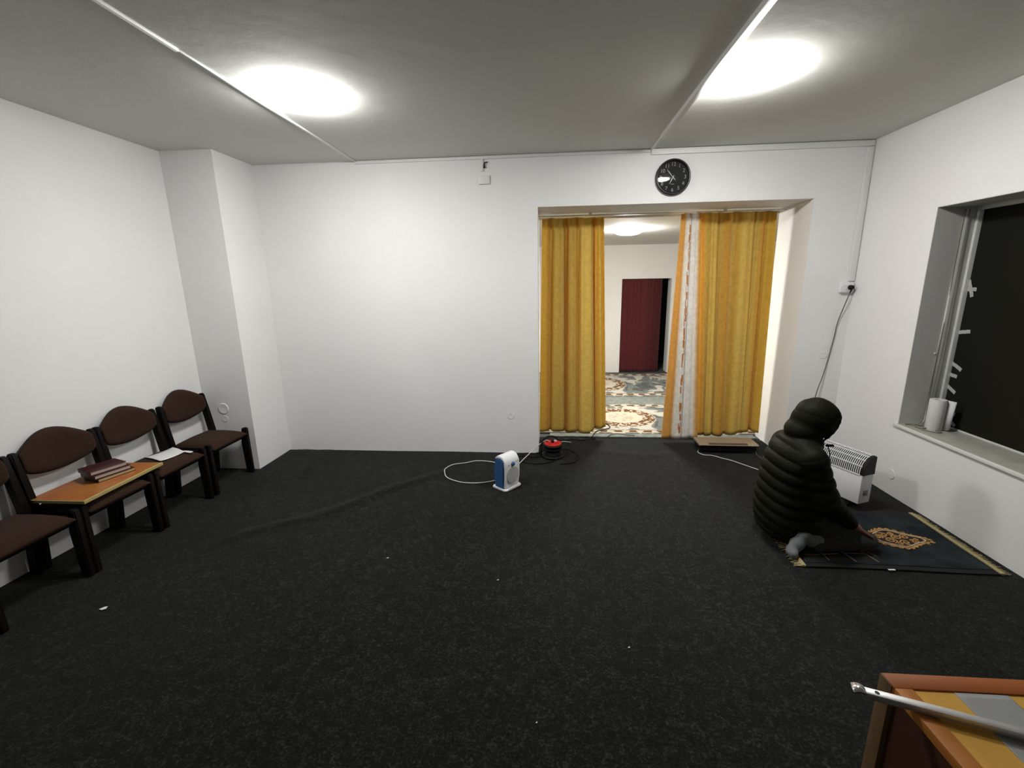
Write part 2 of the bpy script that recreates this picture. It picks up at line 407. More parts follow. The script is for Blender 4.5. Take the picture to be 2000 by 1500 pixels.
# --- carpet floor with its folds
RIDGES = [([(-.93, 3.80), (-1.20, 3.55), (-1.36, 3.40), (-1.70, 2.99), (-2.09, 2.72), (-2.35, 2.42)], .017, .05),
          ([(-1.20, 2.55), (-1.30, 2.1), (-1.36, 1.70)], .006, .07),
          ([(-2.62, 4.26), (-2.45, 4.12), (-2.30, 3.80), (-2.2, 3.55)], .02, .06),
          ([(-2.36, 4.28), (-2.25, 4.10), (-2.12, 3.9)], .014, .05),
          ([(.35, 4.40), (.9, 4.25), (1.35, 4.32)], .007, .06),
          ([(-.5, 4.2), (-.1, 3.8), (.2, 3.6)], .004, .07),
          ([(.55, 4.72), (.62, 4.3), (.6, 3.9)], .005, .05)]
RP = [(np.array([(p.x, p.y) for p in catmull([(a, b, 0) for a, b in r[0]], 10)]), r[1], r[2]) for r in RIDGES]
xs = np.arange(XL - .02, XR + .0201, .03); ys = np.arange(YB, 4.76, .03)
GX, GY = np.meshgrid(xs, ys, indexing='ij')
FZ = np.zeros_like(GX)
for P, hgt, wd in RP:
    dd = np.full_like(GX, 9.); bi = np.zeros_like(GX, int)
    for i, p in enumerate(P):
        d_ = (GX - p[0]) ** 2 + (GY - p[1]) ** 2; mk = d_ < dd; dd[mk] = d_[mk]; bi[mk] = i
    tt = bi / (len(P) - 1); env = np.minimum(1, np.minimum((tt + .05) * 5, (1 - tt) * 3 + .0))
    FZ += hgt * np.exp(-dd / wd ** 2) * np.clip(env, 0, 1)
FZ += .0012 * np.sin(GX * 5.1 + 1.3 * np.sin(GY * 3)) + .001 * np.sin(GY * 7 + GX * 2)
FZ -= .0022
nx, ny = GX.shape
vv = np.stack([GX, GY, FZ], -1).reshape(-1, 3)
ff = [(i * ny + j, (i + 1) * ny + j, (i + 1) * ny + j + 1, i * ny + j + 1) for i in range(nx - 1) for j in range(ny - 1)
      if (ys[j] < D - .02 or (OX0 - .03 < xs[i] < OX1 + .01)) ]
me = bpy.data.meshes.new('floor'); me.from_pydata(vv.tolist(), [], ff); me.update()
floor = structure(link_mesh('floor', me, M_carpet, smooth=True))
floor['label'] = 'charcoal felt carpet with folds covering the whole room'

def wall(name, quads, material, label=None):
    bm = bmesh.new()
    for q in quads: box(bm, *q)
    o = structure(link(name, bm, material))
    if label: o['label'] = label
    return o
T = .2
wall('ceiling', [(XL - T, XR + T, YB - T, D + T, H, H + .15)], M_ceil)
wall('wall_left', [(XL - T, XL, YB - T, D + T, -.1, H)], M_wall)
wall('wall_corner_pillar', [(XL, XP, DP, D, -.1, H)], M_wall, 'boxed-out white wall corner beside the last chair')
# back wall with the wide opening, its right jamb running deep
wall('wall_back', [(XL - T, OX0, D, REV, -.1, H), (OX1, XR + T, D, REV, -.1, H), (OX0, OX1, D, REV, OZ, H)], M_wall)
wall('wall_right', [(XR, XR + .45, WY, D, -.1, H), (XR, XR + .45, YB - T, 1.1, -.1, H), (XR, XR + .45, 1.1, WY, WZ1, H), (XR, XR + .45, 1.1, WY, -.1, WZ0 - .03)], M_wall)
wall('wall_front', [(XL - T, XR + T, YB - T, YB, -.1, H)], M_wall)

# --- the room behind the curtains
DX0, DX1, DZ = 1.345, 2.23, 1.735
wall('floor_far_room', [(-1.6, 4.2, 4.76, FARY + 1.2, -.1, -.003)], mat('far_floor', (.05, .05, .045), .8))
wall('ceiling_far_room', [(-1.6, 4.2, REV, FARY + 1.2, FH, FH + .1)], mat('far_ceiling_paint', (.66, .65, .62), .8, bump=.3, bump_scale=6))
wall('wall_far_back', [(-1.6, DX0, FARY, FARY + .25, -.1, FH), (DX1, 4.2, FARY, FARY + .25, -.1, FH), (DX0, DX1, FARY, FARY + .25, DZ, FH)], M_farw)
wall('wall_far_left', [(-1.6, -1.4, REV, FARY, -.1, FH)], M_farw)
wall('wall_far_right', [(4.0, 4.2, REV, FARY, -.1, FH)], M_farw)
wall('wall_far_corridor', [(DX0 - .3, DX1 + .3, FARY + 1.0, FARY + 1.1, -.1, FH)], mat('corridor_painted_dark', (.01, .01, .01), .9))  # near-black colour paints in the unlit dark seen past the red curtain

# --- window in the right wall
win = structure(empty('window_1')); win['label'] = 'window covered by a dark taped sheet in the right wall'
PX = 3.0
bm = bmesh.new()
box(bm, PX - .03, PX + .05, WY - .035, WY, WZ0, WZ1, .004)
box(bm, PX - .03, PX + .05, 1.1, 1.14, WZ0, WZ1, .004)
box(bm, PX - .02, PX + .05, 1.1, WY, WZ1 - .03, WZ1, .004)
box(bm, PX - .005, PX + .05, 1.1, WY, WZ0, WZ0 + .015, .003)
auto(link('window_frame', bm, M_frame, win))
bm = bmesh.new(); box(bm, PX - .10, PX - .031, WY - .016, WY, WZ0, WZ1, .003); auto(link('shutter_guide', bm, M_frame, win))
bm = bmesh.new(); box(bm, PX + .0, PX + .006, 1.13, WY - .034, WZ0 + .01, WZ1 - .02); link('window_sheet', bm, M_darksheet, win)  # matte dark sheet taped over the window, built in place of clear glass
bm = bmesh.new(); box(bm, XR - .010, PX + .05, 1.05, WY, WZ0 - .032, WZ0, .005); auto(link('window_sill', bm, M_sill, win))
bm = bmesh.new(); box(bm, XR - .016, XR - .010, 1.05, WY + .03, WZ0 - .026, WZ0 + .001, .002); auto(link('sill_lip', bm, M_trunk, win))
# plaster lining of the window recess
bm = bmesh.new()
box(bm, XR + .001, PX + .05, WY - .004, WY + .002, WZ0, WZ1); box(bm, XR + .001, PX + .05, 1.1, WY, WZ1 - .004, WZ1 + .002)
link('recess_lining', bm, M_reveal, win)

# --- patches and cover plates painted over on the walls
def plate(name, c, r, axis, sgn, th=.004, label=None):
    bm = bmesh.new(); lathe(bm, [(0, 0), (r, 0), (r, th * .4), (r * .94, th), (r * .82, th * .8), (0, th * .8)], 28)
    if axis == 1: Mx = Matrix.Translation(c) @ Matrix.Rotation(PI / 2, 4, 'X')
    else: Mx = Matrix.Translation(c) @ Matrix.Rotation(-PI / 2, 4, 'Y')
    bmesh.ops.transform(bm, matrix=Mx, verts=bm.verts)
    o = link(name, bm, M_wall); tag(o, label, 'cover plate', 'round plates painted over in the wall colour'); return auto(o)
plate('cover_plate', (-.376, D, .388), .033, 1, -1, label='painted-over round cover plate low on the wall left of the opening')
plate('cover_plate', (2.547, D, .999), .035, 1, -1, label='painted-over round cover plate on the wall below the socket')
plate('cover_plate', (-1.42, D, 2.63), .035, 1, -1, .002, label='faint painted-over plate high on the back wall, left of its pair')
plate('cover_plate', (-1.16, D, 2.63), .035, 1, -1, .002, label='faint painted-over plate high on the back wall, right of its pair')
plate('cover_plate', (XR, 3.51, .165), .04, 0, -1, label='painted-over round cover plate low on the wall right of the white heater')
plate('cover_plate', (-3.03, DP, .60), .05, 1, -1, .006, label='painted-over plate on the boxed corner, the upper one beside the last chair')
plate('cover_plate', (-3.03, DP, .50), .03, 1, -1, .003, label='painted-over plate on the boxed corner, the small lower one beside the last chair')

# --- cable trunking
def trunk(boxes, label, name='cable_trunking'):
    bm = bmesh.new()
    for b in boxes: box(bm, *b, bev=.003)
    return tag(auto(link(name, bm, M_trunk)), label, 'cable trunking', 'white cable trunking')
trunk([(-1.775, -1.753, YB + .1, 2.28, H - .014, H)], 'narrow white trunking on the left of the ceiling, the stretch nearest the viewer')
trunk([(-1.773, -1.755, 2.285, D - .004, H - .012, H)], 'narrow white ceiling trunking passing the left lamp to the back wall')
trunk([(.875, .912, YB + .1, 3.90, H - .032, H)], 'deep white trunking along the right of the ceiling beside the right lamp')
trunk([(.884, .902, 3.905, D - .004, H - .012, H)], 'short thin end of the right ceiling trunking next to the back wall')
trunk([(-1.775, .885, D - .014, D, H - .028, H - .004)], 'thin white trunking along the top of the back wall left of the clock')
trunk([(.89, 2.715, D - .02, D, H - .05, H - .004)], 'wide white trunking along the top of the back wall above the clock')
trunk([(2.665, 2.715, D - .02, D, 1.665, H - .055)], 'vertical white trunking down the right corner to the socket')

# junction box and stub under the trunking
j = empty('junction_box', (-.58, D, 2.575), 0, 'small white junction box with a cable stub near the top of the back wall', 'junction box')
mbox('box_lid', -.05, .052, -.018, 0, .0, .075, M_trunk, j, .004)
mbox('conduit_stub', -.028, -.002, -.014, 0, .11, .215, M_trunk, j, .003)
mtube('cable_end', [(.035, -.012, .185), (.012, -.016, .18), (.006, -.018, .155), (.008, -.018, .135)], [.004, .005, .006, .009], M_blackcable, j)

# --- wall socket and plug
s_ = empty('wall_socket', (2.652, D, 1.61), 0, 'white double wall socket with a black plug near the right corner', 'socket')
bm = bmesh.new(); box(bm, -.055, .055, -.035, 0, -.045, .045, .006); auto(link('socket_body', bm, M_white, s_))
bm = bmesh.new(); lathe(bm, [(.024, 0), (.024, -.003), (.019, -.003), (.018, -.001), (0, -.001)], 24, (-.027, -.035, 0), 'y'); auto(link('outlet', bm, M_white, s_))
bm = bmesh.new(); lathe(bm, [(.0, -.034), (.017, -.032), (.02, -.02), (.021, 0)], 24, (.022, -.036, 0), 'y'); tube(bm, [(.022, -.058, 0), (.022, -.056, -.02), (.018, -.05, -.045)], [.009, .008, .005], 10)
plug = link('power_plug', bm, M_black, None, smooth=True); plug.location = (2.652, D, 1.61)
cd = mtube('power_cord', [(2.670, D - .05, 1.565), (2.645, D - .035, 1.44), (2.62, D - .02, 1.30), (2.612, D - .012, 1.16), (2.59, D - .012, .98), (2.55, D - .03, .80), (2.50, D - .06, .66), (2.45, D - .1, .45), (2.38, D - .2, .2), (2.30, D - .3, .02), (2.22, 3.82, .006), (2.19, 3.72, .03)], .0042, M_greycable, smoothpts=8)
wall_cord = cd; cd['label'] = 'dark grey cord hanging down the wall'; plug.parent = cd; plug['label'] = 'black plug in the wall socket'

# ================================================================ LAMPS
def lamp(name, x, y, z, r, em, label):
    L_ = empty(name, (x, y, z), 0, label, 'ceiling lamp', 'round ceiling lamps')
    bm = bmesh.new(); lathe(bm, [(0, 0), (r - .012, 0), (r - .012, -.010), (0, -.010)], 48); auto(link('lamp_base', bm, M_white, L_))
    bm = bmesh.new(); n = 12
    lathe(bm, [(r - .010, -.008)] + [(r * math.cos(a) ** .7, -.016 - .054 * math.sin(a)) for a in [PI / 2 * k / n for k in range(n)]] + [(0, -.070)], 48)
    link('diffuser', bm, em, L_, smooth=True)
    return L_
lamp('ceiling_lamp', -1.48, 2.85, H, .205, M_emit, 'lit round ceiling lamp on the left, beside the thin trunking')
lamp('ceiling_lamp', 1.105, 2.89, H, .205, M_emit, 'lit round ceiling lamp on the right, beside the deep trunking')
lamp('ceiling_lamp', 1.00, 5.95, FH, .17, M_emit_far, 'lit round ceiling lamp in the room behind the curtains')

# ================================================================ CLOCK
ck = empty('wall_clock', (1.084, D, 2.576), 0, 'round black wall clock with white hands above the opening', 'clock')
R0 = .149
bm = bmesh.new(); lathe(bm, [(0, 0), (R0 - .012, 0), (R0, -.012), (R0, -.028), (R0 - .006, -.038), (R0 - .016, -.036), (R0 - .019, -.022), (R0 - .019, -.012)], 64, axis='y'); link('rim', bm, mat('gloss_black', (.01, .01, .01), .22), ck, smooth=True)
bm = bmesh.new(); lathe(bm, [(0, -.014), (R0 - .018, -.014), (R0 - .018, -.010)], 64, axis='y'); dial = link('dial', bm, mat('dial_charcoal', (.012, .0125, .012), .6, spec=.15), ck)
M_num = mat('dial_numerals', (.34, .35, .34), .5)
def textmesh(name, s, size, M4, material, parent, ext=.0006):
    cu = bpy.data.curves.new(name, 'FONT'); cu.body = s; cu.size = size; cu.align_x = 'CENTER'; cu.align_y = 'CENTER'; cu.extrude = ext
    to = bpy.data.objects.new(name, cu); C.objects.link(to); bpy.context.view_layer.update()
    me = bpy.data.meshes.new_from_object(to.evaluated_get(bpy.context.evaluated_depsgraph_get()))
    bpy.data.objects.remove(to); me.transform(M4)
    return link_mesh(name, me, material, parent)
RX = Matrix.Rotation(PI / 2, 4, 'X')
for k in range(1, 13):
    a = PI / 2 - k * PI / 6; rr = .104
    textmesh('numeral', str(k), .042, Matrix.Translation((rr * math.cos(a), -.0155, rr * math.sin(a))) @ RX, M_num, dial)
mbox('dial_mark', -.014, .014, -.0155, -.0145, -.058, -.054, M_num, dial)
M_hand = mat('white_hands', (.55, .56, .55), .4)
def hand(name, ang, L1, L0, wd, y):
    bm = bmesh.new(); a = math.radians(90 - ang)
    prism(bm, [(-L0, -wd * .8), (L1 * .5, -wd), (L1, -wd * .4), (L1, wd * .4), (L1 * .5, wd), (-L0, wd * .8)], 1, 0, .0012)
    bmesh.ops.transform(bm, matrix=Matrix.Translation((0, y, 0)) @ Matrix.Rotation(-a, 4, 'Y'), verts=bm.verts); link(name, bm, M_hand, ck)
hand('hour_hand', 206.5, .062, .018, .0028, -.018); hand('minute_hand', 318, .078, .03, .0024, -.0205); hand('second_hand', 322, .088, .036, .0007, -.023)
bm = bmesh.new(); lathe(bm, [(0, -.025), (.005, -.025), (.006, -.016), (0, -.016)], 16, axis='y'); link('hand_pin', bm, M_hand, ck)
gm = bpy.data.materials.new('clock_glass'); gm.use_nodes = True; N = gm.node_tree.nodes; L = gm.node_tree.links
N.remove(N['Principled BSDF']); tr = N.new('ShaderNodeBsdfTransparent'); gl = N.new('ShaderNodeBsdfGlossy'); gl.inputs['Roughness'].default_value = .03; fr = N.new('ShaderNodeFresnel'); fr.inputs[0].default_value = 1.5; mx = N.new('ShaderNodeMixShader')
L.new(fr.outputs[0], mx.inputs[0]); L.new(tr.outputs[0], mx.inputs[1]); L.new(gl.outputs[0], mx.inputs[2]); L.new(mx.outputs[0], N['Material Output'].inputs[0])
bm = bmesh.new(); RG = .128
lathe(bm, [(RG * math.sin(a), -.026 - .006 * math.cos(a) ** 2 + .002) for a in [PI / 2 * k / 10 for k in range(10, -1, -1)]], 64, axis='y'); link('crystal', bm, gm, ck, smooth=True)

# ================================================================ CURTAINS
def curtain(name, top, bot, z1, z0, yc, folds, amp, material, seed=0, nu=220, nv=50, hem=None, parent=None, pleat=1.0):
    """top/bot: (x0,x1). Folded cloth hanging from z1 to z0, a real sheet with UVs."""
    rnd = random.Random(seed); ph = [rnd.uniform(0, 6.28) for _ in range(6)]
    bm = bmesh.new(); uvl = bm.loops.layers.uv.new('UVMap'); G = []
    for i in range(nu + 1):
        u = i / nu; row = []
        uu = u + .030 * math.sin(2 * PI * u * 1.9 + ph[0]) + .012 * math.sin(2 * PI * u * 4.1 + ph[2])
        for k in range(nv + 1):
            v = k / nv
            x = (top[0] + (top[1] - top[0]) * u) * (1 - v) + (bot[0] + (bot[1] - bot[0]) * u) * v
            f = folds; s1 = math.sin(2 * PI * f * uu + ph[1] + .5 * v * math.sin(3 * u + ph[2]))
            s2 = math.sin(2 * PI * f * 2.37 * uu + ph[3] + .4 * v); s3 = math.sin(2 * PI * f * .43 * uu + ph[4])
            s1 = math.copysign(abs(s1) ** .8, s1) * (.75 + .45 * math.sin(2 * PI * u * 1.7 + ph[5]))
            a_ = amp * (.45 + .55 * min(1, v * 3 + .15)) 
            y = yc + a_ * (s1 * .75 + s2 * .28 * (1.2 - .6 * v) + s3 * .4)
            x += a_ * .35 * math.cos(2 * PI * f * uu + ph[1]) * (.4 + .6 * v)
            zz0 = z0 + (hem(u) if hem else 0) + .006 * math.sin(2 * PI * f * uu + ph[1] + 1)
            z = z1 + (zz0 - z1) * v
            if k == 0: z += .006 * s1
            row.append(bm.verts.new((x, y, z)))
        G.append(row)
    for i in range(nu):
        for k in range(nv):
            f = bm.faces.new((G[i][k], G[i + 1][k], G[i + 1][k + 1], G[i][k + 1]))
            for lp, (a, b) in zip(f.loops, ((i, k), (i + 1, k), (i + 1, k + 1), (i, k + 1))): lp[uvl].uv = (a / nu, 1 - b / nv)
    o = link(name, bm, material, parent, smooth=True)
    md = o.modifiers.new('thick', 'SOLIDIFY'); md.thickness = .0015
    return o
YC = 4.74
cg = 'curtains across the opening'
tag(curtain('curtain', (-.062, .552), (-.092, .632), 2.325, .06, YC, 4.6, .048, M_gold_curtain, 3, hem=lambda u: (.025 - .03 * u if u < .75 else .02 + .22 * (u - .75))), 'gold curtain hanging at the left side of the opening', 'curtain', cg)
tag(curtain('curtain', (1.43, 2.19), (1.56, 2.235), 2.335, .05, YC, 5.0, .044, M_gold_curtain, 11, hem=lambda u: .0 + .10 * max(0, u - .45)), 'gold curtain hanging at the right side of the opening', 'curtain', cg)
tag(curtain('curtain', (1.275, 1.465), (1.215, 1.60), 2.325, .035, YC - .090, 1.7, .014, M_stripe, 5, nu=140), 'white curtain with orange stripes between the gap and the right gold curtain', 'curtain', cg)
rd = empty('curtain_rail', (OX0, YC, 2.338), 0, 'thin white curtain rail under the lintel of the opening', 'curtain rail')
mbox('rail', .01, OX1 - OX0 - .01, -.012, .012, 0, .014, M_trunk, rd, .002)
for k in range(2): mbox('rail_bracket', .5 + 1.3 * k, .53 + 1.3 * k, -.01, .01, .013, OZ - 2.338 - .001, M_trunk, rd)
tag(curtain('curtain', (DX0 - .02, 2.08), (DX0 - .02, 2.07), DZ + .02, .01, FARY + .05, 6, .018, M_red, 8, nu=120, nv=30), 'dark red curtain closing the doorway in the far room', 'curtain')

# ================================================================ FAR ROOM RUGS
def rug_mat():
    M = mat('cream_grey_rug', (.4, .4, .37), .95, spec=.1); N = M.node_tree.nodes; L = M.node_tree.links; b = N['Principled BSDF']
    tc = N.new('ShaderNodeTexCoord'); sp = N.new('ShaderNodeSeparateXYZ'); L.new(tc.outputs['Object'], sp.inputs[0])
    def math_(op, a, b_=None, c=None):
        n = N.new('ShaderNodeMath'); n.operation = op
        for i, v in enumerate((a, b_, c)):
            if v is None: continue
            if isinstance(v, (int, float)): n.inputs[i].default_value = v
            else: L.new(v, n.inputs[i])
        return n.outputs[0]
    def mixc(f, a, c):
        n = N.new('ShaderNodeMix'); n.data_type = 'RGBA'; L.new(f, n.inputs[0])
        if isinstance(a, tuple): n.inputs[6].default_value = (*a, 1)
        else: L.new(a, n.inputs[6])
        if isinstance(c, tuple): n.inputs[7].default_value = (*c, 1)
        else: L.new(c, n.inputs[7])
        return n.outputs[2]
    def noise_(s, det=4, dist=0.):
        n = N.new('ShaderNodeTexNoise'); n.inputs['Scale'].default_value = s; n.inputs['Detail'].default_value = det; n.inputs['Distortion'].default_value = dist
        L.new(tc.outputs['Object'], n.inputs['Vector']); return n.outputs['Fac']
    def band(v, lo, hi): return math_('MULTIPLY', math_('GREATER_THAN', v, lo), math_('LESS_THAN', v, hi))
    nz = noise_(4.2, 6, .8); field = mixc(band(nz, .48, .9), (.43, .41, .35), (.15, .16, .148))
    field = mixc(band(nz, .585, 1.), field, (.085, .09, .085))
    fine = noise_(26, 3, .5)
    # medallion (object origin = rug centre)
    ex = math_('DIVIDE', sp.outputs[0], .37); ey = math_('DIVIDE', sp.outputs[1], .31)
    rr = math_('SQRT', math_('ADD', math_('MULTIPLY', ex, ex), math_('MULTIPLY', ey, ey)))
    rr = math_('ADD', rr, math_('MULTIPLY', math_('SUBTRACT', fine, .5), .25))
    ring = math_('MULTIPLY', band(rr, .72, 1.12), math_('GREATER_THAN', fine, .47))
    col = mixc(band(rr, -1, 1.14), field, (.45, .41, .32)); col = mixc(ring, col, (.12, .055, .02))
    core = math_('MULTIPLY', band(rr, -1, .5), math_('GREATER_THAN', fine, .56)); col = mixc(core, col, (.36, .31, .22))
    # border bands
    ay = math_('ABSOLUTE', sp.outputs[1])
    bb = band(ay, .455, .53); col = mixc(bb, col, (.44, .39, .30))
    wv = math_('SINE', math_('MULTIPLY', sp.outputs[0], 38.)); wv2 = math_('ADD', wv, math_('MULTIPLY', math_('SUBTRACT', fine, .5), 3.))
    col = mixc(math_('MULTIPLY', band(ay, .465, .52), math_('GREATER_THAN', wv2, -.1)), col, (.11, .05, .018))
    col = mixc(math_('MULTIPLY', band(ay, .44, .456), math_('GREATER_THAN', fine, .42)), col, (.10, .09, .07))
    L.new(col, b.inputs['Base Color']); return M
M_rug = rug_mat()
M_rugend = mat('rug_end_grey_green', (.11, .125, .11), .9, col2=(.22, .23, .20), noise_scale=14)
def rug(x, y, sy, label):
    bm = bmesh.new(); box(bm, -2.0, 1.9, -.56, .56, .0, .012, .003)
    o = auto(link('patterned_rug', bm, M_rug)); o.location = (x, y, 0); o.scale = (1, sy, 1); tag(o, label, 'rug', 'patterned rugs in the room behind the curtains'); return o
rug(.93, 5.50, 1.12, 'cream and grey patterned rug just behind the curtains')
rug(.88, 7.42, 1.50, 'cream and grey patterned rug lying in front of the dark red curtain')
bm = bmesh.new(); box(bm, .02, 2.26, 4.765, 4.868, -.002, .010, .003)
tag(auto(link('rug_end', bm, M_rugend)), 'grey green rug edge along the threshold under the curtains', 'rug')
bm = bmesh.new(); box(bm, -.9, 3.6, 6.15, 6.57, -.002, .009, .003)
tag(auto(link('runner_rug', bm, M_rugend)), 'grey strip of rug between the two patterned rugs', 'rug')

# ================================================================ CHAIRS
def make_chair():
    root = empty('upholstered_chair')
    HW = .228
    for s in (-1, 1):
        # front leg, its top rounded and standing proud of the seat corner
        bm = bmesh.new()
        prism(bm, [(.155, 0), (.215, 0), (.212, .425), (.205, .437), (.185, .44), (.170, .437), (.165, .425), (.150, .30)], 1, s * HW - .019, s * HW + .019, .006)
        auto(link('front_leg', bm, M_dwood, root))
        # rear post: splayed foot, straight through the seat, leaning back to a round top
        bm = bmesh.new()
        F_ = [(-.195, 0), (-.13, 0), (-.112, .22), (-.108, .42), (-.135, .60), (-.158, .755), (-.170, .766), (-.190, .766), (-.202, .752), (-.182, .58), (-.160, .42), (-.165, .22)]
        prism(bm, F_, 1, s * HW - .018, s * HW + .018, .007)
        auto(link('rear_leg', bm, M_dwood, root))
        bm = bmesh.new(); box(bm, -.12, .17, s * HW - .011, s * HW + .011, .345, .395, .004); auto(link('side_rail', bm, M_dwood, root))
    for xa in (.16, -.145):
        bm = bmesh.new(); box(bm, xa, xa + .025, -HW + .02, HW - .02, .345, .385, .004); auto(link('cross_rail', bm, M_dwood, root))
    # seat pad: dished cushion, rounded front
    bm = bmesh.new(); n = 18; G = {}
    for sgn in (0, 1):
        for i in range(n + 1):
            for k in range(n + 1):
                u = i / n; v = k / n
                x = -.145 + .365 * u; y = (-.207 + .414 * v)
                e = min(u, 1 - u, v, 1 - v); rd_ = 1 - math.exp(-e * 16)
                if sgn: z = .405 + .030 * rd_ + .010 * math.sin(PI * v) - .016 * u ** 4 + .004 * math.sin(PI * u)
                else: z = .395 - .034 * rd_ - .010 * u ** 4
                G[sgn, i, k] = bm.verts.new((x, y, z))
    for sgn in (0, 1):
        for i in range(n):
            for k in range(n):
                q = [G[sgn, i, k], G[sgn, i + 1, k], G[sgn, i + 1, k + 1], G[sgn, i, k + 1]]; bm.faces.new(q if sgn else q[::-1])
    for i in range(n):
        for a, b in (((i, 0), (i + 1, 0)), ((i + 1, n), (i, n)), ((0, i + 1), (0, i)), ((n, i), (n, i + 1))):
            bm.faces.new((G[1, a[0], a[1]], G[0, a[0], a[1]], G[0, b[0], b[1]], G[1, b[0], b[1]]))
    link('seat', bm, M_brown, root, smooth=True)
    # backrest: a lens between the posts, its upper edge a swell that sinks to the posts; curved backwards
    def back(grow, x_off, th, name, material):
        bm = bmesh.new(); nu, nv = 28, 14; F1 = []; F0 = []
        for i in range(nu + 1):
            t = -1 + 2 * i / nu; y = t * .212
            cc = max(0, math.cos(PI / 2 * t)); top = .748 + .098 * cc ** .95 + grow; botm = .645 - .062 * cc ** .55 - grow
            r1 = []; r0 = []
            for k in range(nv + 1):
                v = k / nv; z = botm + (top - botm) * v
                base = -.135 - (z - .60) * .155 - .028 * (1 - t * t)
                e = min(v, 1 - v) * (top - botm); bulge = th * (1 - math.exp(-e * 60)) * (1 - .5 * t ** 6)
                r1.append(bm.verts.new((base + x_off + bulge, y, z))); r0.append(bm.verts.new((base + x_off - .006, y, z)))
            F1.append(r1); F0.append(r0)
        for i in range(nu):
            for k in range(nv):
                bm.faces.new((F1[i][k], F1[i + 1][k], F1[i + 1][k + 1], F1[i][k + 1])); bm.faces.new((F0[i][k], F0[i][k + 1], F0[i + 1][k + 1], F0[i + 1][k]))
            bm.faces.new((F1[i][0], F0[i][0], F0[i + 1][0], F1[i + 1][0])); bm.faces.new((F1[i][nv], F1[i + 1][nv], F0[i + 1][nv], F0[i][nv]))
        for k in range(nv):
            bm.faces.new((F1[0][k], F1[0][k + 1], F0[0][k + 1], F0[0][k])); bm.faces.new((F1[nu][k], F0[nu][k], F0[nu][k + 1], F1[nu][k + 1]))
        return link(name, bm, material, root, smooth=True)
    back(.004, -.008, .006, 'backrest_shell', M_brownrim); back(0, .0, .022, 'backrest', M_brown)
    return root
def copy_tree(o, parent=None):
    c = o.copy(); C.objects.link(c); c.parent = parent
    for ch in list(o.children): copy_tree(ch, c)
    return c
cyl = [(3.466, 'brown upholstered chair nearest the boxed wall corner, its seat empty'),
       (2.945, 'brown upholstered chair with a white paper sheet on its seat'),
       (2.447, 'brown upholstered chair carrying the orange folder and books'),
       (1.945, 'brown upholstered chair cut off by the left edge of the photo')]
ch0 = make_chair()
for i, (y, lb) in enumerate(cyl):
    c = ch0 if i == 0 else copy_tree(ch0)
    c.location = (-2.985, y, .0); tag(c, lb, 'chair', 'brown chairs in a row along the left wall')
    c.rotation_euler = (0, 0, (.0, .015, -.01, .01)[i])

# paper on chair B
def sheet(name, pts, z, th, material, curl=.0):
    bm = bmesh.new(); n = 10; (a, b, c, d) = [Vector((p[0], p[1], 0)) for p in pts]; G = {}
    for i in range(n + 1):
        for k in range(n + 1):
            u, v = i / n, k / n; p = a * (1 - u) * (1 - v) + b * u * (1 - v) + c * u * v + d * (1 - u) * v
            zz = z + curl * (math.sin(PI * u) ** 2 * .3 + (1 - v) ** 3 * .6 + v ** 4 * .6)
            G[i, k] = bm.verts.new((p.x, p.y, zz))
    for i in range(n):
        for k in range(n): bm.faces.new((G[i, k], G[i + 1, k], G[i + 1, k + 1], G[i, k + 1]))
    o = link(name, bm, material, smooth=True); md = o.modifiers.new('thick', 'SOLIDIFY'); md.thickness = th; md.offset = 1; return o
M_paper = mat('white_paper', (.66, .66, .65), .7)
tag(sheet('paper_sheet', [(-3.06, 2.93), (-2.87, 2.865), (-2.84, 3.055), (-3.02, 3.145)], .4465, .0012, M_paper, .014), 'white sheet of paper lying on the seat of the second chair from the corner', 'paper')
tag(sheet('paper_slip', [(-2.90, 3.075), (-2.80, 3.055), (-2.795, 3.085), (-2.89, 3.10)], .4425, .001, M_paper, .006), 'narrow paper slip beside the white sheet on the chair seat', 'paper')

# orange folder on chair C
fo = empty('orange_folder', (-2.955, 2.495, .4555), 0, 'large orange folder with yellow edges lying across the third chair', 'folder')
M_or = mat('orange_cover', (.34, .085, .022), .32, col2=(.42, .16, .035), noise_scale=4, coat=.3)
M_ye = mat('yellow_edge', (.42, .33, .12), .5); M_pg = mat('cream_pages', (.50, .46, .34), .7)
Fq = [(-.175, -.29), (.195, -.285), (.165, .30), (-.20, .285)]
def quadslab(name, q, z0, z1, material, parent, dz=None, bev=.001):
    bm = bmesh.new(); dz = dz or [0, 0, 0, 0]
    A = [bm.verts.new((p[0], p[1], z0)) for p in q]; B = [bm.verts.new((p[0], p[1], z1 + d_)) for p, d_ in zip(q, dz)]
    bm.faces.new(A[::-1]); bm.faces.new(B)
    for i in range(4): bm.faces.new((A[i], A[(i + 1) % 4], B[(i + 1) % 4], B[i]))
    if bev: bmesh.ops.bevel(bm, geom=bm.edges[:], offset=bev, segments=1, affect='EDGES')
    return link(name, bm, material, parent)
def inset(q, s): 
    cx = sum(p[0] for p in q) / 4; cy = sum(p[1] for p in q) / 4
    return [(cx + (p[0] - cx) * s, cy + (p[1] - cy) * s) for p in q]
quadslab('back_cover', Fq, 0, .003, M_ye, fo)
quadslab('pages', inset(Fq, .965), .0032, .014, M_pg, fo)
quadslab('front_cover_board', Fq, .0145, .0185, M_ye, fo)
quadslab('front_cover', inset(Fq, .975), .0186, .0195, M_or, fo, bev=0)
quadslab('spine', [(.187, -.288), (.199, -.287), (.169, .303), (.157, .302)], .0, .020, M_ye, fo)

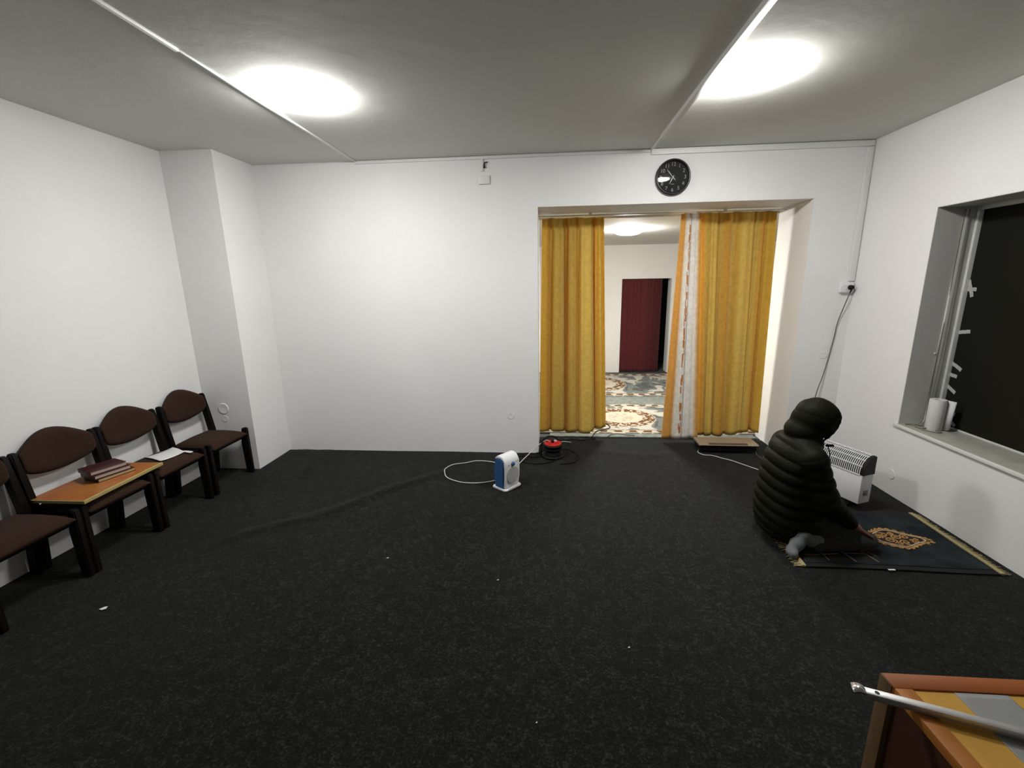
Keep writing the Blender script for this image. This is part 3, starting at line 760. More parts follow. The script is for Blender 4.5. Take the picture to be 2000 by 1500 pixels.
# books
M_maroon = mat('maroon_leather', (.042, .006, .008), .45, noise_amt=.15, noise_scale=30)
M_bkblk = mat('dark_brown_leather', (.014, .006, .006), .45)
def book(x, y, z, rz, w_, l_, t_, cov, pages, label):
    b = empty('book', (x, y, z), rz, label, 'book', 'books stacked on the orange folder')
    bm = bmesh.new()
    box(bm, -w_ / 2, w_ / 2, -l_ / 2, l_ / 2, 0, .003, .001); box(bm, -w_ / 2, w_ / 2, -l_ / 2, l_ / 2, t_ - .003, t_, .001); box(bm, -w_ / 2 - .001, w_ / 2, -l_ / 2 - .001, -l_ / 2 + .004, .0005, t_ - .0005, .001)
    auto(link('cover', bm, cov, b))
    mbox('page_block', -w_ / 2 + .004, w_ / 2 - .004, -l_ / 2 + .004, l_ / 2 - .003, .0031, t_ - .0031, pages, b)
    return b
BZ = .4555 + .0197
pk = mat('pink_page_edges', (.48, .36, .31), .7)
book(-2.965, 2.575, BZ, -.28, .155, .215, .024, M_bkblk, mat('yellow_page_edges', (.50, .36, .16), .7), 'dark book at the bottom of the stack on the orange folder')
book(-2.972, 2.560, BZ + .0242, -.30, .155, .205, .027, M_bkblk, pk, 'dark book in the middle of the stack on the orange folder')
book(-2.985, 2.555, BZ + .0514, -.34, .15, .20, .028, M_maroon, pk, 'maroon book on top of the stack on the orange folder')

# ================================================================ FAN HEATER
fh = empty('fan_heater', (-.353, 3.505, 0), math.atan2(.15, .12) - PI / 2 + PI / 2, 'blue and white upright fan heater on the carpet in front of the back wall', 'fan heater')
# local: +x along the front face width (towards the right), -y is the front
W2, DP2 = .090, .060
M_blue = mat('blue_plastic', (.035, .11, .27), .4)
bm = bmesh.new()
def rrect(w_, d_, r, n=5):
    pts = []
    for cx, cy, a0 in ((w_ - r, d_ - r, 0), (-w_ + r, d_ - r, PI / 2), (-w_ + r, -d_ + r, PI), (w_ - r, -d_ + r, 1.5 * PI)):
        for k in range(n + 1):
            a = a0 + PI / 2 * k / n; pts.append((cx + r * math.cos(a), cy + r * math.sin(a)))
    return pts
prism(bm, rrect(.100, .082, .02), 2, 0.002, .014, .003); auto(link('base_plate', bm, M_white, fh))
# blue body: side profile (y,z) leaning back, rounded top
Hh = .292
side = [(-.046, .016), (.052, .016), (.058, .10), (.055, .20), (.046, .25), (.028, .272), (-.01, .275), (-.045, .262), (-.052, .25)]
bm = bmesh.new(); prism(bm, side, 0, -W2, W2, .006); auto(link('body', bm, M_blue, fh), 50)
# white front shell wrapping up over the top
def shell_pts(off):
    return [(-.046 - off, .022), (-.056 - off, .10), (-.058 - off, .19), (-.054 - off, .245), (-.042, .272 + off), (-.01, .284 + off), (.028, .280 + off), (.05, .262 + off)]
o_ = shell_pts(.012); i_ = shell_pts(-.002)
bm = bmesh.new()
prism(bm, o_ + i_[::-1], 0, -W2 + .006, W2 - .002, .004); auto(link('front_shell', bm, M_white, fh), 50)
# round grille: disc plus horizontal slats on the front
fy = -.0705
gr = None; bm = bmesh.new(); lathe(bm, [(0, .0), (.072, .0), (.077, .004), (.077, .010)], 40, (.004, fy, .122), 'y'); gr = link('grille', bm, mat('grille_grey', (.40, .40, .38), .5), fh, smooth=True)
bm = bmesh.new()
for k in range(23):
    z = .122 - .068 + k * .0062; hw = math.sqrt(max(0, .071 ** 2 - (z - .122) ** 2))
    box(bm, .004 - hw, .004 + hw, fy - .003, fy + .001, z - .0015, z + .0015)
link('grille_slats', bm, mat('grille_slats_light', (.56, .56, .54), .5), gr)
bm = bmesh.new(); lathe(bm, [(0, -.016), (.014, -.015), (.018, -.004), (.019, 0)], 24, (.004, -.0685, .222), 'y'); link('dial_knob', bm, M_blue, fh, smooth=True)
for k in range(3): mbox('indicator', .036 + .014 * k, .040 + .014 * k, -.070, -.066, .226 + .003 * k, .231 + .003 * k, M_black, fh)
mbox('marking', -.052, -.036, -.0715, -.066, .218, .2215, mat('grey_print', (.2, .2, .2), .6), fh)
cd = mtube('heater_cord', [(-.37, 3.575, .06), (-.42, 3.75, .02), (-.50, 3.98, .006), (-.681, 4.03, .006), (-.795, 3.976, .006), (-.91, 3.922, .008), (-.955, 3.80, .02), (-.945, 3.72, .022), (-.905, 3.63, .012), (-.812, 3.57, .006), (-.705, 3.535, .006), (-.58, 3.545, .006), (-.46, 3.60, .006), (-.34, 3.72, .006), (-.30, 3.88, .012), (-.25, 4.02, .02), (-.16, 4.17, .06), (-.06, 4.19, .145), (-.01, 4.20, .165), (.02, 4.21, .145)], .0042, M_whitecable, smoothpts=8)
attach(cd, fh); cd.name = 'power_cord'; cd['label'] = 'white cord looping across the carpet'

# ================================================================ CABLE REEL
cr = empty('cable_reel', (.045, 4.20, 0), .3, 'black cable reel with a red socket plate at the left foot of the opening', 'cable reel')
M_redp = mat('red_plastic', (.55, .025, .025), .4)
bm = bmesh.new(); lathe(bm, [(0, .004), (.115, .004), (.118, .012), (.112, .020), (.06, .022)], 40); link('lower_flange', bm, M_black, cr, smooth=True)
bm = bmesh.new()
for z in [.028 + .0095 * k for k in range(9)]:
    rr = .078 + .008 * math.sin(z * 90); tube(bm, [(rr * math.cos(a), rr * math.sin(a), z) for a in [2 * PI * k / 36 for k in range(37)]], .0052, 6, False)
link('wound_cable', bm, M_blackcable, cr, smooth=True)
bm = bmesh.new(); lathe(bm, [(.04, .112), (.10, .114), (.104, .122), (.10, .130), (.085, .131)], 40); link('upper_flange', bm, M_black, cr, smooth=True)
bm = bmesh.new(); lathe(bm, [(.086, .128), (.086, .138), (.08, .142), (0, .142)], 40); auto(link('socket_plate', bm, M_redp, cr))
for k in range(4):
    a = PI / 4 + PI / 2 * k; bm = bmesh.new(); lathe(bm, [(.021, .142), (.021, .149), (.018, .149), (.017, .143), (0, .143)], 20, (.048 * math.cos(a), .048 * math.sin(a), 0)); auto(link('outlet', bm, M_redp if k else M_white, cr))
bm = bmesh.new(); tube(bm, catmull([(-.118, 0, .01), (-.12, .0, .09), (-.10, .01, .17), (-.05, .02, .20), (.02, .02, .195), (.05, .02, .17)], 6), .008, 8); link('handle', bm, M_black, cr, smooth=True)
bm = bmesh.new(); lathe(bm, [(.0, .142), (.014, .142), (.014, .165), (.0, .168)], 16); link('crank_knob', bm, M_black, cr, smooth=True)
def cable(pts, r, material, label, group=None, name='cable'):
    return tag(mtube(name, pts, r, material, smoothpts=8), label, 'cable', group)
cable([(.13, 4.17, .006), (.05, 4.05, .006), (-.10, 3.98, .006), (-.24, 4.02, .006), (-.33, 4.10, .006), (-.26, 4.17, .006), (-.13, 4.15, .006), (-.06, 4.20, .006), (-.055, 4.4, .006), (-.02, 4.62, .006), (.12, 4.66, .008)], .005, M_blackcable, 'black cable curling on the carpet left of the cable reel', 'loose cables around the reel')
cable([(-.10, 4.10, .016), (-.2, 4.07, .016), (-.30, 4.03, .006), (-.36, 4.13, .006), (-.24, 4.215, .016), (-.10, 4.225, .016), (.0, 4.33, .012), (.16, 4.38, .006), (.26, 4.30, .006), (.30, 4.15, .006), (.24, 4.02, .006), (.12, 3.98, .006)], .005, M_blackcable, 'black cable looping around the right side of the cable reel', 'loose cables around the reel')
cable([(-.03, 4.58, .02), (.05, 4.53, .03), (.14, 4.57, .015), (.24, 4.61, .03), (.34, 4.62, .015), (.42, 4.66, .012), (.52, 4.67, .02)], .006, M_blackcable, 'black cable lying under the hem of the left gold curtain', 'loose cables around the reel')
cable([(-.05, 4.50, .012), (.0, 4.46, .05), (.08, 4.49, .03), (.17, 4.52, .035), (.25, 4.56, .012)], .0035, M_whitecable, 'thin white cable in the tangle under the left gold curtain', 'loose cables around the reel')
cable([(.48, 4.72, .018), (.56, 4.92, .020), (.72, 5.04, .020), (.70, 5.2, .020), (.60, 5.3, .020)], .005, M_blackcable, 'black cable running over the threshold into the far room', 'loose cables around the reel')
cable([(.66, 4.735, .02), (.72, 4.82, .02), (.80, 4.83, .02), (.88, 4.80, .02), (.96, 4.79, .018)], .004, M_blackcable, 'short black cable lying on the rug edge at the threshold', 'loose cables around the reel')

# ================================================================ LOW HEATER BY THE CURTAIN
lh = empty('panel_heater', (1.79, 4.41, 0), -.02, 'low beige and black heater lying on the carpet under the right gold curtain', 'heater')
M_beige = mat('beige_enamel', (.36, .29, .21), .35, metal=.3)
mbox('foot', -.11, .13, -.075, .10, .003, .022, M_black, lh, .003)
mbox('housing', -.27, .27, -.085, .10, .022, .082, M_black, lh, .006)
bm = bmesh.new(); prism(bm, [(-.10, .082), (.11, .082), (.11, .100), (-.088, .098), (-.104, .090)], 0, -.285, .285, .002); auto(link('top_cover', bm, M_beige, lh))
bm = bmesh.new()
for k in range(38): box(bm, -.185 + k * .0098, -.180 + k * .0098, -.096, -.055, .0945, .0995)
link('vent_slots', bm, M_black, lh)
c1 = cable([(1.57, 4.47, .03), (1.53, 4.40, .006), (1.505, 4.33, .006), (1.54, 4.265, .006), (1.615, 4.25, .006), (1.69, 4.18, .006), (1.755, 4.125, .006), (1.88, 3.955, .006), (1.99, 3.82, .006), (2.08, 3.74, .02)], .0042, M_whitecable, 'white cord running from the low heater towards the hooded person', None, 'heater_cord')
c2 = cable([(2.07, 4.45, .04), (2.07, 4.36, .01), (2.05, 4.26, .006), (2.08, 4.10, .006), (2.14, 3.90, .006)], .004, M_greycable, 'thin grey cord from the right end of the low heater', None, 'heater_cord')

for c_ in (c1, c2): attach(c_, lh); c_.name = 'power_cord'
c1['label'] = 'white cord'; c2['label'] = 'thin grey cord'
# ================================================================ CONVECTOR HEATER
ang = math.atan2(.92, -.38) - PI / 2          # local +y runs along the heater's length (away), local -x is the long front
ch = empty('convector_heater', (2.281, 3.191, 0), ang, 'white convector heater with a curved top grille, standing behind the hooded person', 'heater')
Lh, Th, Zb, Zm, Zt = .60, .118, .06, .285, .425
M_cw = mat('white_enamel', (.74, .75, .77), .35)
bm = bmesh.new()
box(bm, 0, Th, 0, Lh, Zb, Zm, .004); auto(link('body', bm, M_cw, ch))
prof = [(0.0, Zm)] + [(Th - Th * math.cos(a) * 1.0 if False else .0 + Th * .9 * (1 - math.cos(a)), Zm + (Zt - Zm) * math.sin(a)) for a in [PI / 2 * k / 10 for k in range(11)]] + [(Th, Zt - .008), (Th, Zm)]
bm = bmesh.new(); prism(bm, [(x, z) for x, z in prof], 1, -.006, .018, .002); o = auto(link('end_cap', bm, M_black, ch)); o['label'] = 'black end cap'
bm = bmesh.new(); prism(bm, [(x, z) for x, z in prof], 1, Lh - .018, Lh + .006, .002); auto(link('end_cap', bm, M_black, ch))
bm = bmesh.new(); prism(bm, [(.006 + x * .93, Zm + (z - Zm) * .93) for x, z in prof], 1, .018, Lh - .018); link('grille_core', bm, mat('dark_inside', (.02, .02, .022), .6), ch)
# white bars following the curve
bm = bmesh.new(); cur = prof[0:12]
nb = 40
for k in range(nb):
    y0 = .018 + (Lh - .036) * (k + .5) / nb
    for (x0, z0), (x1, z1) in zip(cur, cur[1:]):
        a = Vector((x0, y0, z0)); b_ = Vector((x1, y0, z1))
        if (b_ - a).length < 1e-5: continue
        t = (b_ - a).normalized(); nn = Vector((-t.z, 0, t.x)) * .004; sd = Vector((0, .0026, 0))
        q = [bm.verts.new(p) for p in (a - sd, b_ - sd, b_ + sd, a + sd)]; q2 = [bm.verts.new(p) for p in (a - sd - nn * -1 * .0, b_ - sd, b_ + sd, a + sd)]
        for v_ in q2: v_.co = v_.co - nn
        for i in range(4): bm.faces.new((q[i], q[(i + 1) % 4], q2[(i + 1) % 4], q2[i]))
        bm.faces.new(q); bm.faces.new(q2[::-1])
for f_ in (.0, .3, .55, .78, 1.0):
    a = PI / 2 * f_; x = Th * .9 * (1 - math.cos(a)); z = Zm + (Zt - Zm) * math.sin(a)
    box(bm, x - .004, x + .002, .016, Lh - .016, z - .004, z + .003)
link('grille', bm, M_cw, ch)
for yy in (.07, Lh - .11):
    bm = bmesh.new(); prism(bm, [(-.035, .004), (.155, .004), (.155, .018), (.11, .03), (.105, Zb), (.015, Zb), (.01, .03), (-.035, .018)], 1, yy, yy + .035, .003); auto(link('foot', bm, M_black, ch))
mbox('control_panel', .035, .085, -.0015, .002, .115, .16, mat('grey_label', (.30, .30, .29), .5), ch)
bm = bmesh.new(); lathe(bm, [(0, -.008), (.009, -.007), (.01, 0)], 16, (.052, -.0015, .138), 'y'); link('thermostat_knob', bm, mat('dark_knob', (.10, .10, .10), .5), ch, smooth=True)
mbox('front_marking', -.0012, .001, .27, .285, .255, .266, mat('grey_mark', (.25, .25, .25), .5), ch)

attach(wall_cord, ch)
# ================================================================ PRAYER MAT
pm = empty('prayer_mat', (0, 0, 0), 0, 'dark blue green prayer mat with gold medallion under the kneeling person', 'prayer mat')
X0, X1, Y0m, Y1m = 1.545, 2.625, 2.485, 3.175
def matpoint(u, v):
    return (X0 + .012 + (X1 - X0 - .012) * u + .02 * v + .03 * v * (1 - u) - .015, Y0m + (Y1m - Y0m) * v + .015 * math.sin(u * 5) * .4 - 0.012 * u * (1 - v))
def matslab(name, u0, u1, v0, v1, z0, z1, material, nu=40, nv=24, wave=.002):
    bm = bmesh.new(); G = {}
    for s in (0, 1):
        for i in range(nu + 1):
            for k in range(nv + 1):
                x, y = matpoint(u0 + (u1 - u0) * i / nu, v0 + (v1 - v0) * k / nv)
                z = z1 + wave * (math.sin(x * 14 + y * 5) * math.sin(y * 9)) if s else z0
                G[s, i, k] = bm.verts.new((x, y, z))
    for i in range(nu):
        for k in range(nv):
            bm.faces.new((G[1, i, k], G[1, i + 1, k], G[1, i + 1, k + 1], G[1, i, k + 1])); bm.faces.new((G[0, i, k], G[0, i, k + 1], G[0, i + 1, k + 1], G[0, i + 1, k]))
    for i in range(nu):
        bm.faces.new((G[0, i, 0], G[0, i + 1, 0], G[1, i + 1, 0], G[1, i, 0])); bm.faces.new((G[0, i, nv], G[1, i, nv], G[1, i + 1, nv], G[0, i + 1, nv]))
    for k in range(nv):
        bm.faces.new((G[0, 0, k], G[1, 0, k], G[1, 0, k + 1], G[0, 0, k + 1])); bm.faces.new((G[0, nu, k], G[0, nu, k + 1], G[1, nu, k + 1], G[1, nu, k]))
    return link(name, bm, material, pm, smooth=False)
auto(matslab('border', 0, 1, 0, 1, .002, .010, M_matblack))
auto(matslab('pile', .02, .985, .055, .945, .0085, .0135, M_mat, 60, 36))
auto(matslab('lower_panel', .03, .45, .07, .36, .012, .0150, M_matblack, 24, 12))
# fine gold lines of the lower panel
bm = bmesh.new()
def mp_(u, v): return matpoint(u, v)
for a, b_ in (((.04, .16), (.13, .16)), ((.13, .30), (.155, .08)), ((.13, .30), (.25, .30)), ((.155, .17), (.24, .19)), ((.24, .33), (.30, .07)), ((.28, .20), (.40, .20)), ((.36, .32), (.42, .08)), ((.40, .25), (.44, .17))):
    pa, pb = mp_(*a), mp_(*b_); ribbon(bm, [pa, ((pa[0] + pb[0]) / 2 + .004, (pa[1] + pb[1]) / 2), pb], .005, .0155, .003)
link('panel_lines', bm, mat('pale_copper_yarn', (.22, .14, .09), .8), pm)
# medallion
MZ = .0150
def med_outline(s=1.0, n=90):
    pts = []
    for k in range(n):
        a = 2 * PI * k / n; ca, sa = math.cos(a), math.sin(a)
        r = 1 + .06 * math.cos(2 * a) - .03 * math.sin(3 * a)
        x = .150 * ca * r; y = .108 * sa * (1 - .20 * ca) * (1 + .08 * math.cos(4 * a))
        if ca > .82: x += (ca - .82) * .22
        pts.append((2.287 + x * s * .97, 2.812 + y * s * .93 - .05 * (x * s)))
    return pts
bm = bmesh.new(); prism(bm, med_outline(1.0), 2, MZ - .002, MZ + .001); md_ = link('medallion', bm, M_maroonpat, pm)
bm = bmesh.new(); ribbon(bm, [(x + .003 * math.sin(i * 1.3), y + .003 * math.cos(i * 1.7)) for i, (x, y) in enumerate(med_outline(1.0))], .013, MZ - .0005, .004, True)
def spiral(cx, cy, r0, turns, a0, sgn=1, tail=None):
    P = []
    n = int(22 * turns)
    for k in range(n + 1):
        t = k / n; a = a0 + sgn * 2 * PI * turns * t; r = r0 * (.18 + .82 * t)
        P.append((cx + r * math.cos(a) * 1.1, cy + r * math.sin(a)))
    if tail: P.append(tail)
    return P
rs = random.Random(4)
for cx, cy, r0, tn, a0, sg in ((2.25, 2.855, .030, 1.6, 1, 1), (2.255, 2.785, .032, 1.7, 3, -1), (2.315, 2.825, .028, 1.6, 0, 1), (2.33, 2.765, .030, 1.5, 2, 1), (2.37, 2.835, .026, 1.5, 4, -1), (2.395, 2.775, .024, 1.6, 5, 1), (2.20, 2.825, .024, 1.5, 2.4, -1), (2.30, 2.87, .020, 1.4, 5.2, 1), (2.215, 2.875, .018, 1.3, .5, 1), (2.29, 2.745, .020, 1.3, 1.5, -1), (2.42, 2.80, .016, 1.3, 3, 1)):
    ribbon(bm, spiral(cx - .02, 2.812 + (cy - 2.812) * .93, r0, tn, a0, sg), .0085, MZ + .0008, .003)
for k in range(26):       # leaf scallops round the rim
    x, y = med_outline(1.06, 26)[k]; ribbon(bm, spiral(x, y, .013, .7, k * .8, 1), .008, MZ - .0005, .0045)
for k in range(3): ribbon(bm, spiral(2.452 + .012 * k, 2.800 - .01 * k, .014 - .002 * k, 1, k, 1), .009, MZ - .0005, .004)
link('gold_scrolls', bm, M_gold, md_)
bm = bmesh.new(); ribbon(bm, med_outline(.86), .007, MZ + .001, .0035, True); link('cream_outline', bm, M_cream, md_)
# fringes at both ends: a woven band and tassels
def fringe(u, sgn, seed):
    rs = random.Random(seed); bm = bmesh.new()
    P = [matpoint(u, k / 20) for k in range(21)]
    ribbon(bm, [(p[0] + sgn * .008, p[1]) for p in P], .024, .004, .012)
    for k in range(75):
        x, y = matpoint(u, (k + .5) / 75); L_ = rs.uniform(.03, .05); dy = rs.uniform(-.012, .012)
        tube(bm, [(x + sgn * .018, y, .010), (x + sgn * (.018 + L_ * .5), y + dy * .4, .008), (x + sgn * (.018 + L_), y + dy, .004)], [.0035, .003, .0022], 5)
    link('fringe', bm, M_fringe, pm, smooth=False)
fringe(0, -1, 1); fringe(1, 1, 2)

# ================================================================ PERSON
# kneels on the mat facing +x (towards the window wall); right side towards the camera
per = empty('person', (1.62, 2.83, 0), 0, 'person in a dark hooded puffer jacket sitting back on their heels on the prayer mat', 'person')
per.location = (0, 0, .012)
CY = 2.83
hip = lambda s: (1.60, CY + s * .10, .20)
knee = lambda s: (2.000, CY + s * .155, .060)
ank = lambda s: (1.655, CY + s * .19, .075)
sho = lambda s: (1.610, CY + s * .165, .600)
elb = lambda s: (1.690, CY + s * .215, .36)
wri = lambda s: (1.900, CY + s * .158, .172)
headc = np.array((1.672, CY, .785))
hd = Vector((.60, 0, -.32)).normalized()        # where the face looks
up = Vector((hd.z * -1, 0, hd.x)).normalized()
HR = Matrix((hd, Vector((0, 1, 0)), up)).transposed()     # columns: forward, side, up
def hp(f, s, u): return headc + np.array(hd) * f + np.array((0, 1, 0)) * s + np.array(up) * u
B = Field((1.30, 2.40, 0.0), (2.22, 3.26, .98), .0045)
B.ell(hp(0, 0, .01), (.098, .076, .112), HR, k=.02)                       # skull
B.ell(hp(.03, 0, -.055), (.062, .056, .06), HR, k=.03)                    # jaw
B.cap(hp(.088, 0, .012), hp(.112, 0, -.018), .009, .014, k=.012)          # nose
B.cap(hp(.082, -.02, -.055), hp(.082, .02, -.055), .009, .009, k=.008)    # lips
B.ell(hp(.078, 0, -.09), (.018, .022, .016), HR, k=.015)                  # chin
for s in (-1, 1):
    B.ell(hp(-.005, s * .076, -.005), (.018, .010, .030), HR, k=.006)      # ears
    B.ell(hp(.086, s * .032, .022), (.012, .015, .011), HR, k=.008, op='s')
    B.ell(hp(.078, s * .032, .022), (.012, .012, .011), HR, k=.003)        # eyes in their sockets
    B.cap(hp(.086, s * .014, .043), hp(.080, s * .052, .042), .008, .006, k=.010)   # brows
B.cap(hp(-.02, 0, -.06), (1.625, CY, .63), .052, .056, k=.03)             # neck
B.cap((1.60, CY, .55), (1.585, CY, .36), .10, .10, k=.05); B.cap((1.605, CY - .07, .56), (1.605, CY + .07, .56), .07, k=.05)
B.cap((1.585, CY, .36), (1.585, CY, .22), .10, .115, k=.05)
for s in (-1, 1):
    B.cap(hip(s), knee(s), .08, .046, k=.04); B.cap(knee(s), ank(s), .044, .036, k=.02)
    B.cap((1.61, CY + s * .10, .595), sho(s), .05, .045, k=.03); B.cap(sho(s), elb(s), .045, .037, k=.02); B.cap(elb(s), wri(s), .038, .026, k=.02)
    # hand lying on the thigh above the knee, fingers ahead and down
    w0 = np.array(wri(s)); fdir = np.array((.83, s * .06, -.50)); fdir /= np.linalg.norm(fdir)
    side_ = np.array((.10, s * 1.0, .05)); side_ /= np.linalg.norm(side_)    # towards the little finger (outer side)
    pal = w0 + fdir * .045
    B.cap(w0, w0 + fdir * .03, .026, .027, k=.015)
    for q in (-.022, -.008, .008, .022): B.cap(w0 + fdir * .025 + side_ * q * .7, w0 + fdir * .085 + side_ * q * 1.15, .014, .012, k=.008)
    down = np.array((0, 0, -1.))
    for q, L_ in ((-.027, .070), (-.009, .080), (.010, .074), (.028, .058)):
        b0 = w0 + fdir * .088 + side_ * q; k1 = b0 + fdir * L_ * .45; d2 = fdir + down * .55; d2 /= np.linalg.norm(d2); k2 = k1 + d2 * L_ * .32; d3 = fdir + down * 1.1; d3 /= np.linalg.norm(d3); k3 = k2 + d3 * L_ * .26
        B.cap(b0, k1, .0095, .0088, k=.003); B.cap(k1, k2, .0088, .008, k=.003); B.cap(k2, k3, .008, .0068, k=.003)
    t0 = w0 + fdir * .03 - side_ * .020; t1 = t0 + fdir * .030 - side_ * .026 + down * .008; t2 = t1 + fdir * .030 - side_ * .010 + down * .010
    B.cap(t0, t1, .013, .0105, k=.008); B.cap(t1, t2, .010, .008, k=.003)
    B.cap(ank(s), (1.59, CY + s * .19 - .01, .105), .034, .03, k=.02); B.cap((1.59, CY + s * .19 - .01, .105), (1.52, CY + s * .19 - .045, .036), .028, .02, k=.02)
body = link_mesh('body', B.mesh('body'), M_skin, per, smooth=True)
# hair cap inside the hood
Hf = Field(headc - .16, headc + .16, .005)
Hf.ell(hp(-.012, 0, .022), (.103, .084, .108), HR, k=.01); Hf.ell(hp(.10, 0, -.04), (.11, .12, .105), HR, k=.01, op='s')
link_mesh('hair', Hf.mesh('hair'), M_hair, per, smooth=True)

# trousers
Tf = Field((1.40, 2.50, .0), (2.22, 3.16, .42), .005)
for s in (-1, 1):
    Tf.cap(hip(s), knee(s), .105, .054, k=.04)
    kn = knee(s); an = ank(s)
    def fold(X, Y, Z): return .004 * np.sin(X * 70 + Y * 25 + 8 * Z) + .003 * np.sin(X * 31 - Y * 40)
    Tf.cap((kn[0], kn[1], .060), (an[0] + .02, an[1], .062), .055, .055, k=.03, quilt=(.11, .006, .02))
Tf.cap((1.60, CY - .08, .21), (1.60, CY + .08, .21), .13, k=.05)
link_mesh('trousers', Tf.mesh('trousers'), M_trouser, per, smooth=True)

# socks: feet stand on their toes, heels up behind
def sock(s, lift):
    y = CY + s * .19
    Sf = Field((1.38, y - .15, -.012), (1.78, y + .12, .22), .004)
    a = (1.655, y, .080); h_ = (1.582, y - .012, .122); mid = (1.552, y - .03, .075); ball = (1.512, y - .052, .033)
    Sf.cap((1.70, y, .070), a, .046, .046, k=.02); Sf.cap(a, h_, .044, .038, k=.025); Sf.cap(h_, mid, .038, .038, k=.02); Sf.cap(mid, ball, .038, .031, k=.02)
    Sf.cap((ball[0] - .005, ball[1] - .030, .030), (ball[0] + .006, ball[1] + .034, .028), .025, .022, k=.02)
    o = link_mesh('sock', Sf.mesh('sock'), M_sock, per, smooth=True); return o
sock(-1, 0); sock(1, 0)

# jacket: quilted torso, sleeves, hood
J = Field((1.26, 2.40, .02), (2.12, 3.26, 1.0), .005)
zs_ = np.array([.03, .08, .16, .26, .38, .50, .58, .64, .69, .73])
cxs = np.array([1.600, 1.598, 1.592, 1.585, 1.582, 1.582, 1.585, 1.592, 1.602, 1.61])
ras = np.array([.165, .185, .192, .182, .168, .155, .142, .122, .095, .045])
rbs = np.array([.185, .215, .230, .222, .212, .205, .190, .160, .118, .06])
def torso(X, Y, Z):
    cx = np.interp(Z, zs_, cxs); a = np.interp(Z, zs_, ras); b = np.interp(Z, zs_, rbs)
    x = X - cx; y = Y - CY
    q = (np.abs(x / a) ** 2.3 + np.abs(y / b) ** 2.3) ** (1 / 2.3)
    d = (q - 1) * np.minimum(a, b)
    sz = Z + .05 * (x / .18) * 0 + .10 * np.maximum(0, x) - .02 * np.cos(y * 9)
    qd = .015 * (np.sqrt(np.abs(np.sin(PI * (sz - .01) / .071))) - .72)
    wr = .0022 * np.sin(Y * 60 + 9 * np.sin(Z * 40)) * np.abs(np.sin(PI * (sz - .01) / .071))
    d = d - qd - .25 * wr
    zl = .045 - .03 * np.clip((x) / .2, -1, 1) * 0
    return np.maximum(np.maximum(d, (zl + .012 * np.sin(Y * 14)) - Z), Z - .76)
J.add(torso, (1.35, 2.54, .03), (1.84, 3.12, .78), k=.03)
for s in (-1, 1):
    J.cap((1.600, CY + s * .10, .620), sho(s), .08, .078, k=.05)
    J.cap(sho(s), elb(s), .078, .070, k=.022, quilt=(.068, .011, .02))
    wq = np.array(wri(s)); eq = np.array(elb(s)); we = wq - (wq - eq) * .10
    J.cap(elb(s), tuple(we), .070, .043, k=.022, quilt=(.062, .010, .03))
    J.cap(tuple(we), tuple(we + (wq - eq) * .045), .041, .038, k=.006)
# cuffs opened so that the wrists come out of them
for s in (-1, 1):
    wq = np.array(wri(s)); eq = np.array(elb(s)); dn = (wq - eq) / np.linalg.norm(wq - eq)
    J.ell(tuple(wq + dn * .002), (.033, .033, .03), None, k=.006, op='s')
# hood
HoodR = Matrix((Vector((.92, 0, -.20)).normalized(), Vector((0, 1, 0)), Vector((.20, 0, .92)).normalized())).transposed()
def hquilt(X, Y, Z): return .004 * (np.sqrt(np.abs(np.sin(PI * (Z + .25 * (X - 1.67)) / .085))) - .7) + .0022 * np.sin(X * 38 + 30 * Z) * np.sin(Y * 33)
J.ell((1.672, CY, .812), (.122, .115, .142), HoodR, k=.03, fnmod=hquilt)
J.ell((1.700, CY, .800), (.105, .112, .135), HoodR, k=.03, fnmod=hquilt)
J.ell((1.748, CY, .850), (.050, .080, .055), HoodR, k=.045)                # the peak
J.ell((1.622, CY, .742), (.108, .112, .085), None, k=.018)                  # slack at the nape
J.cap((1.605, CY - .07, .655), (1.605, CY + .07, .655), .062, k=.02)
J.cap((1.655, CY - .06, .672), (1.735, CY, .648), .050, .040, k=.03); J.cap((1.655, CY + .06, .672), (1.735, CY, .648), .050, .040, k=.03)   # stand-up collar
rimp = [hp(.068 + .012 * math.cos(a), .094 * math.sin(a), .010 + .120 * math.cos(a)) for a in [2 * PI * k / 20 for k in range(21)]]
for p0, p1 in zip(rimp, rimp[1:]): J.cap(p0, p1, .014, .014, k=.006)
# the hollow of the hood and its opening
J.ell(hp(.030, 0, .000), (.118, .098, .128), HR, k=.012, op='s')
J.ell(hp(.150, 0, -.030), (.09, .082, .115), HR, k=.016, op='s')
jk = link_mesh('jacket', J.mesh('jacket'), M_jacket, per, smooth=True)
# hood seam piping and collar toggle
bm = bmesh.new(); tube(bm, catmull([(1.762, CY - .035, .65), (1.775, CY - .045, .60), (1.772, CY - .05, .55), (1.768, CY - .055, .50)], 6), .003, 6); link('drawcord', bm, M_black, jk, smooth=True)
bm = bmesh.new(); box(bm, -.022, .024, -.006, .006, -.008, .008, .003); bmesh.ops.transform(bm, matrix=Matrix.Translation((1.775, CY - .03, .650)), verts=bm.verts); auto(link('collar_tab', bm, M_black, jk))

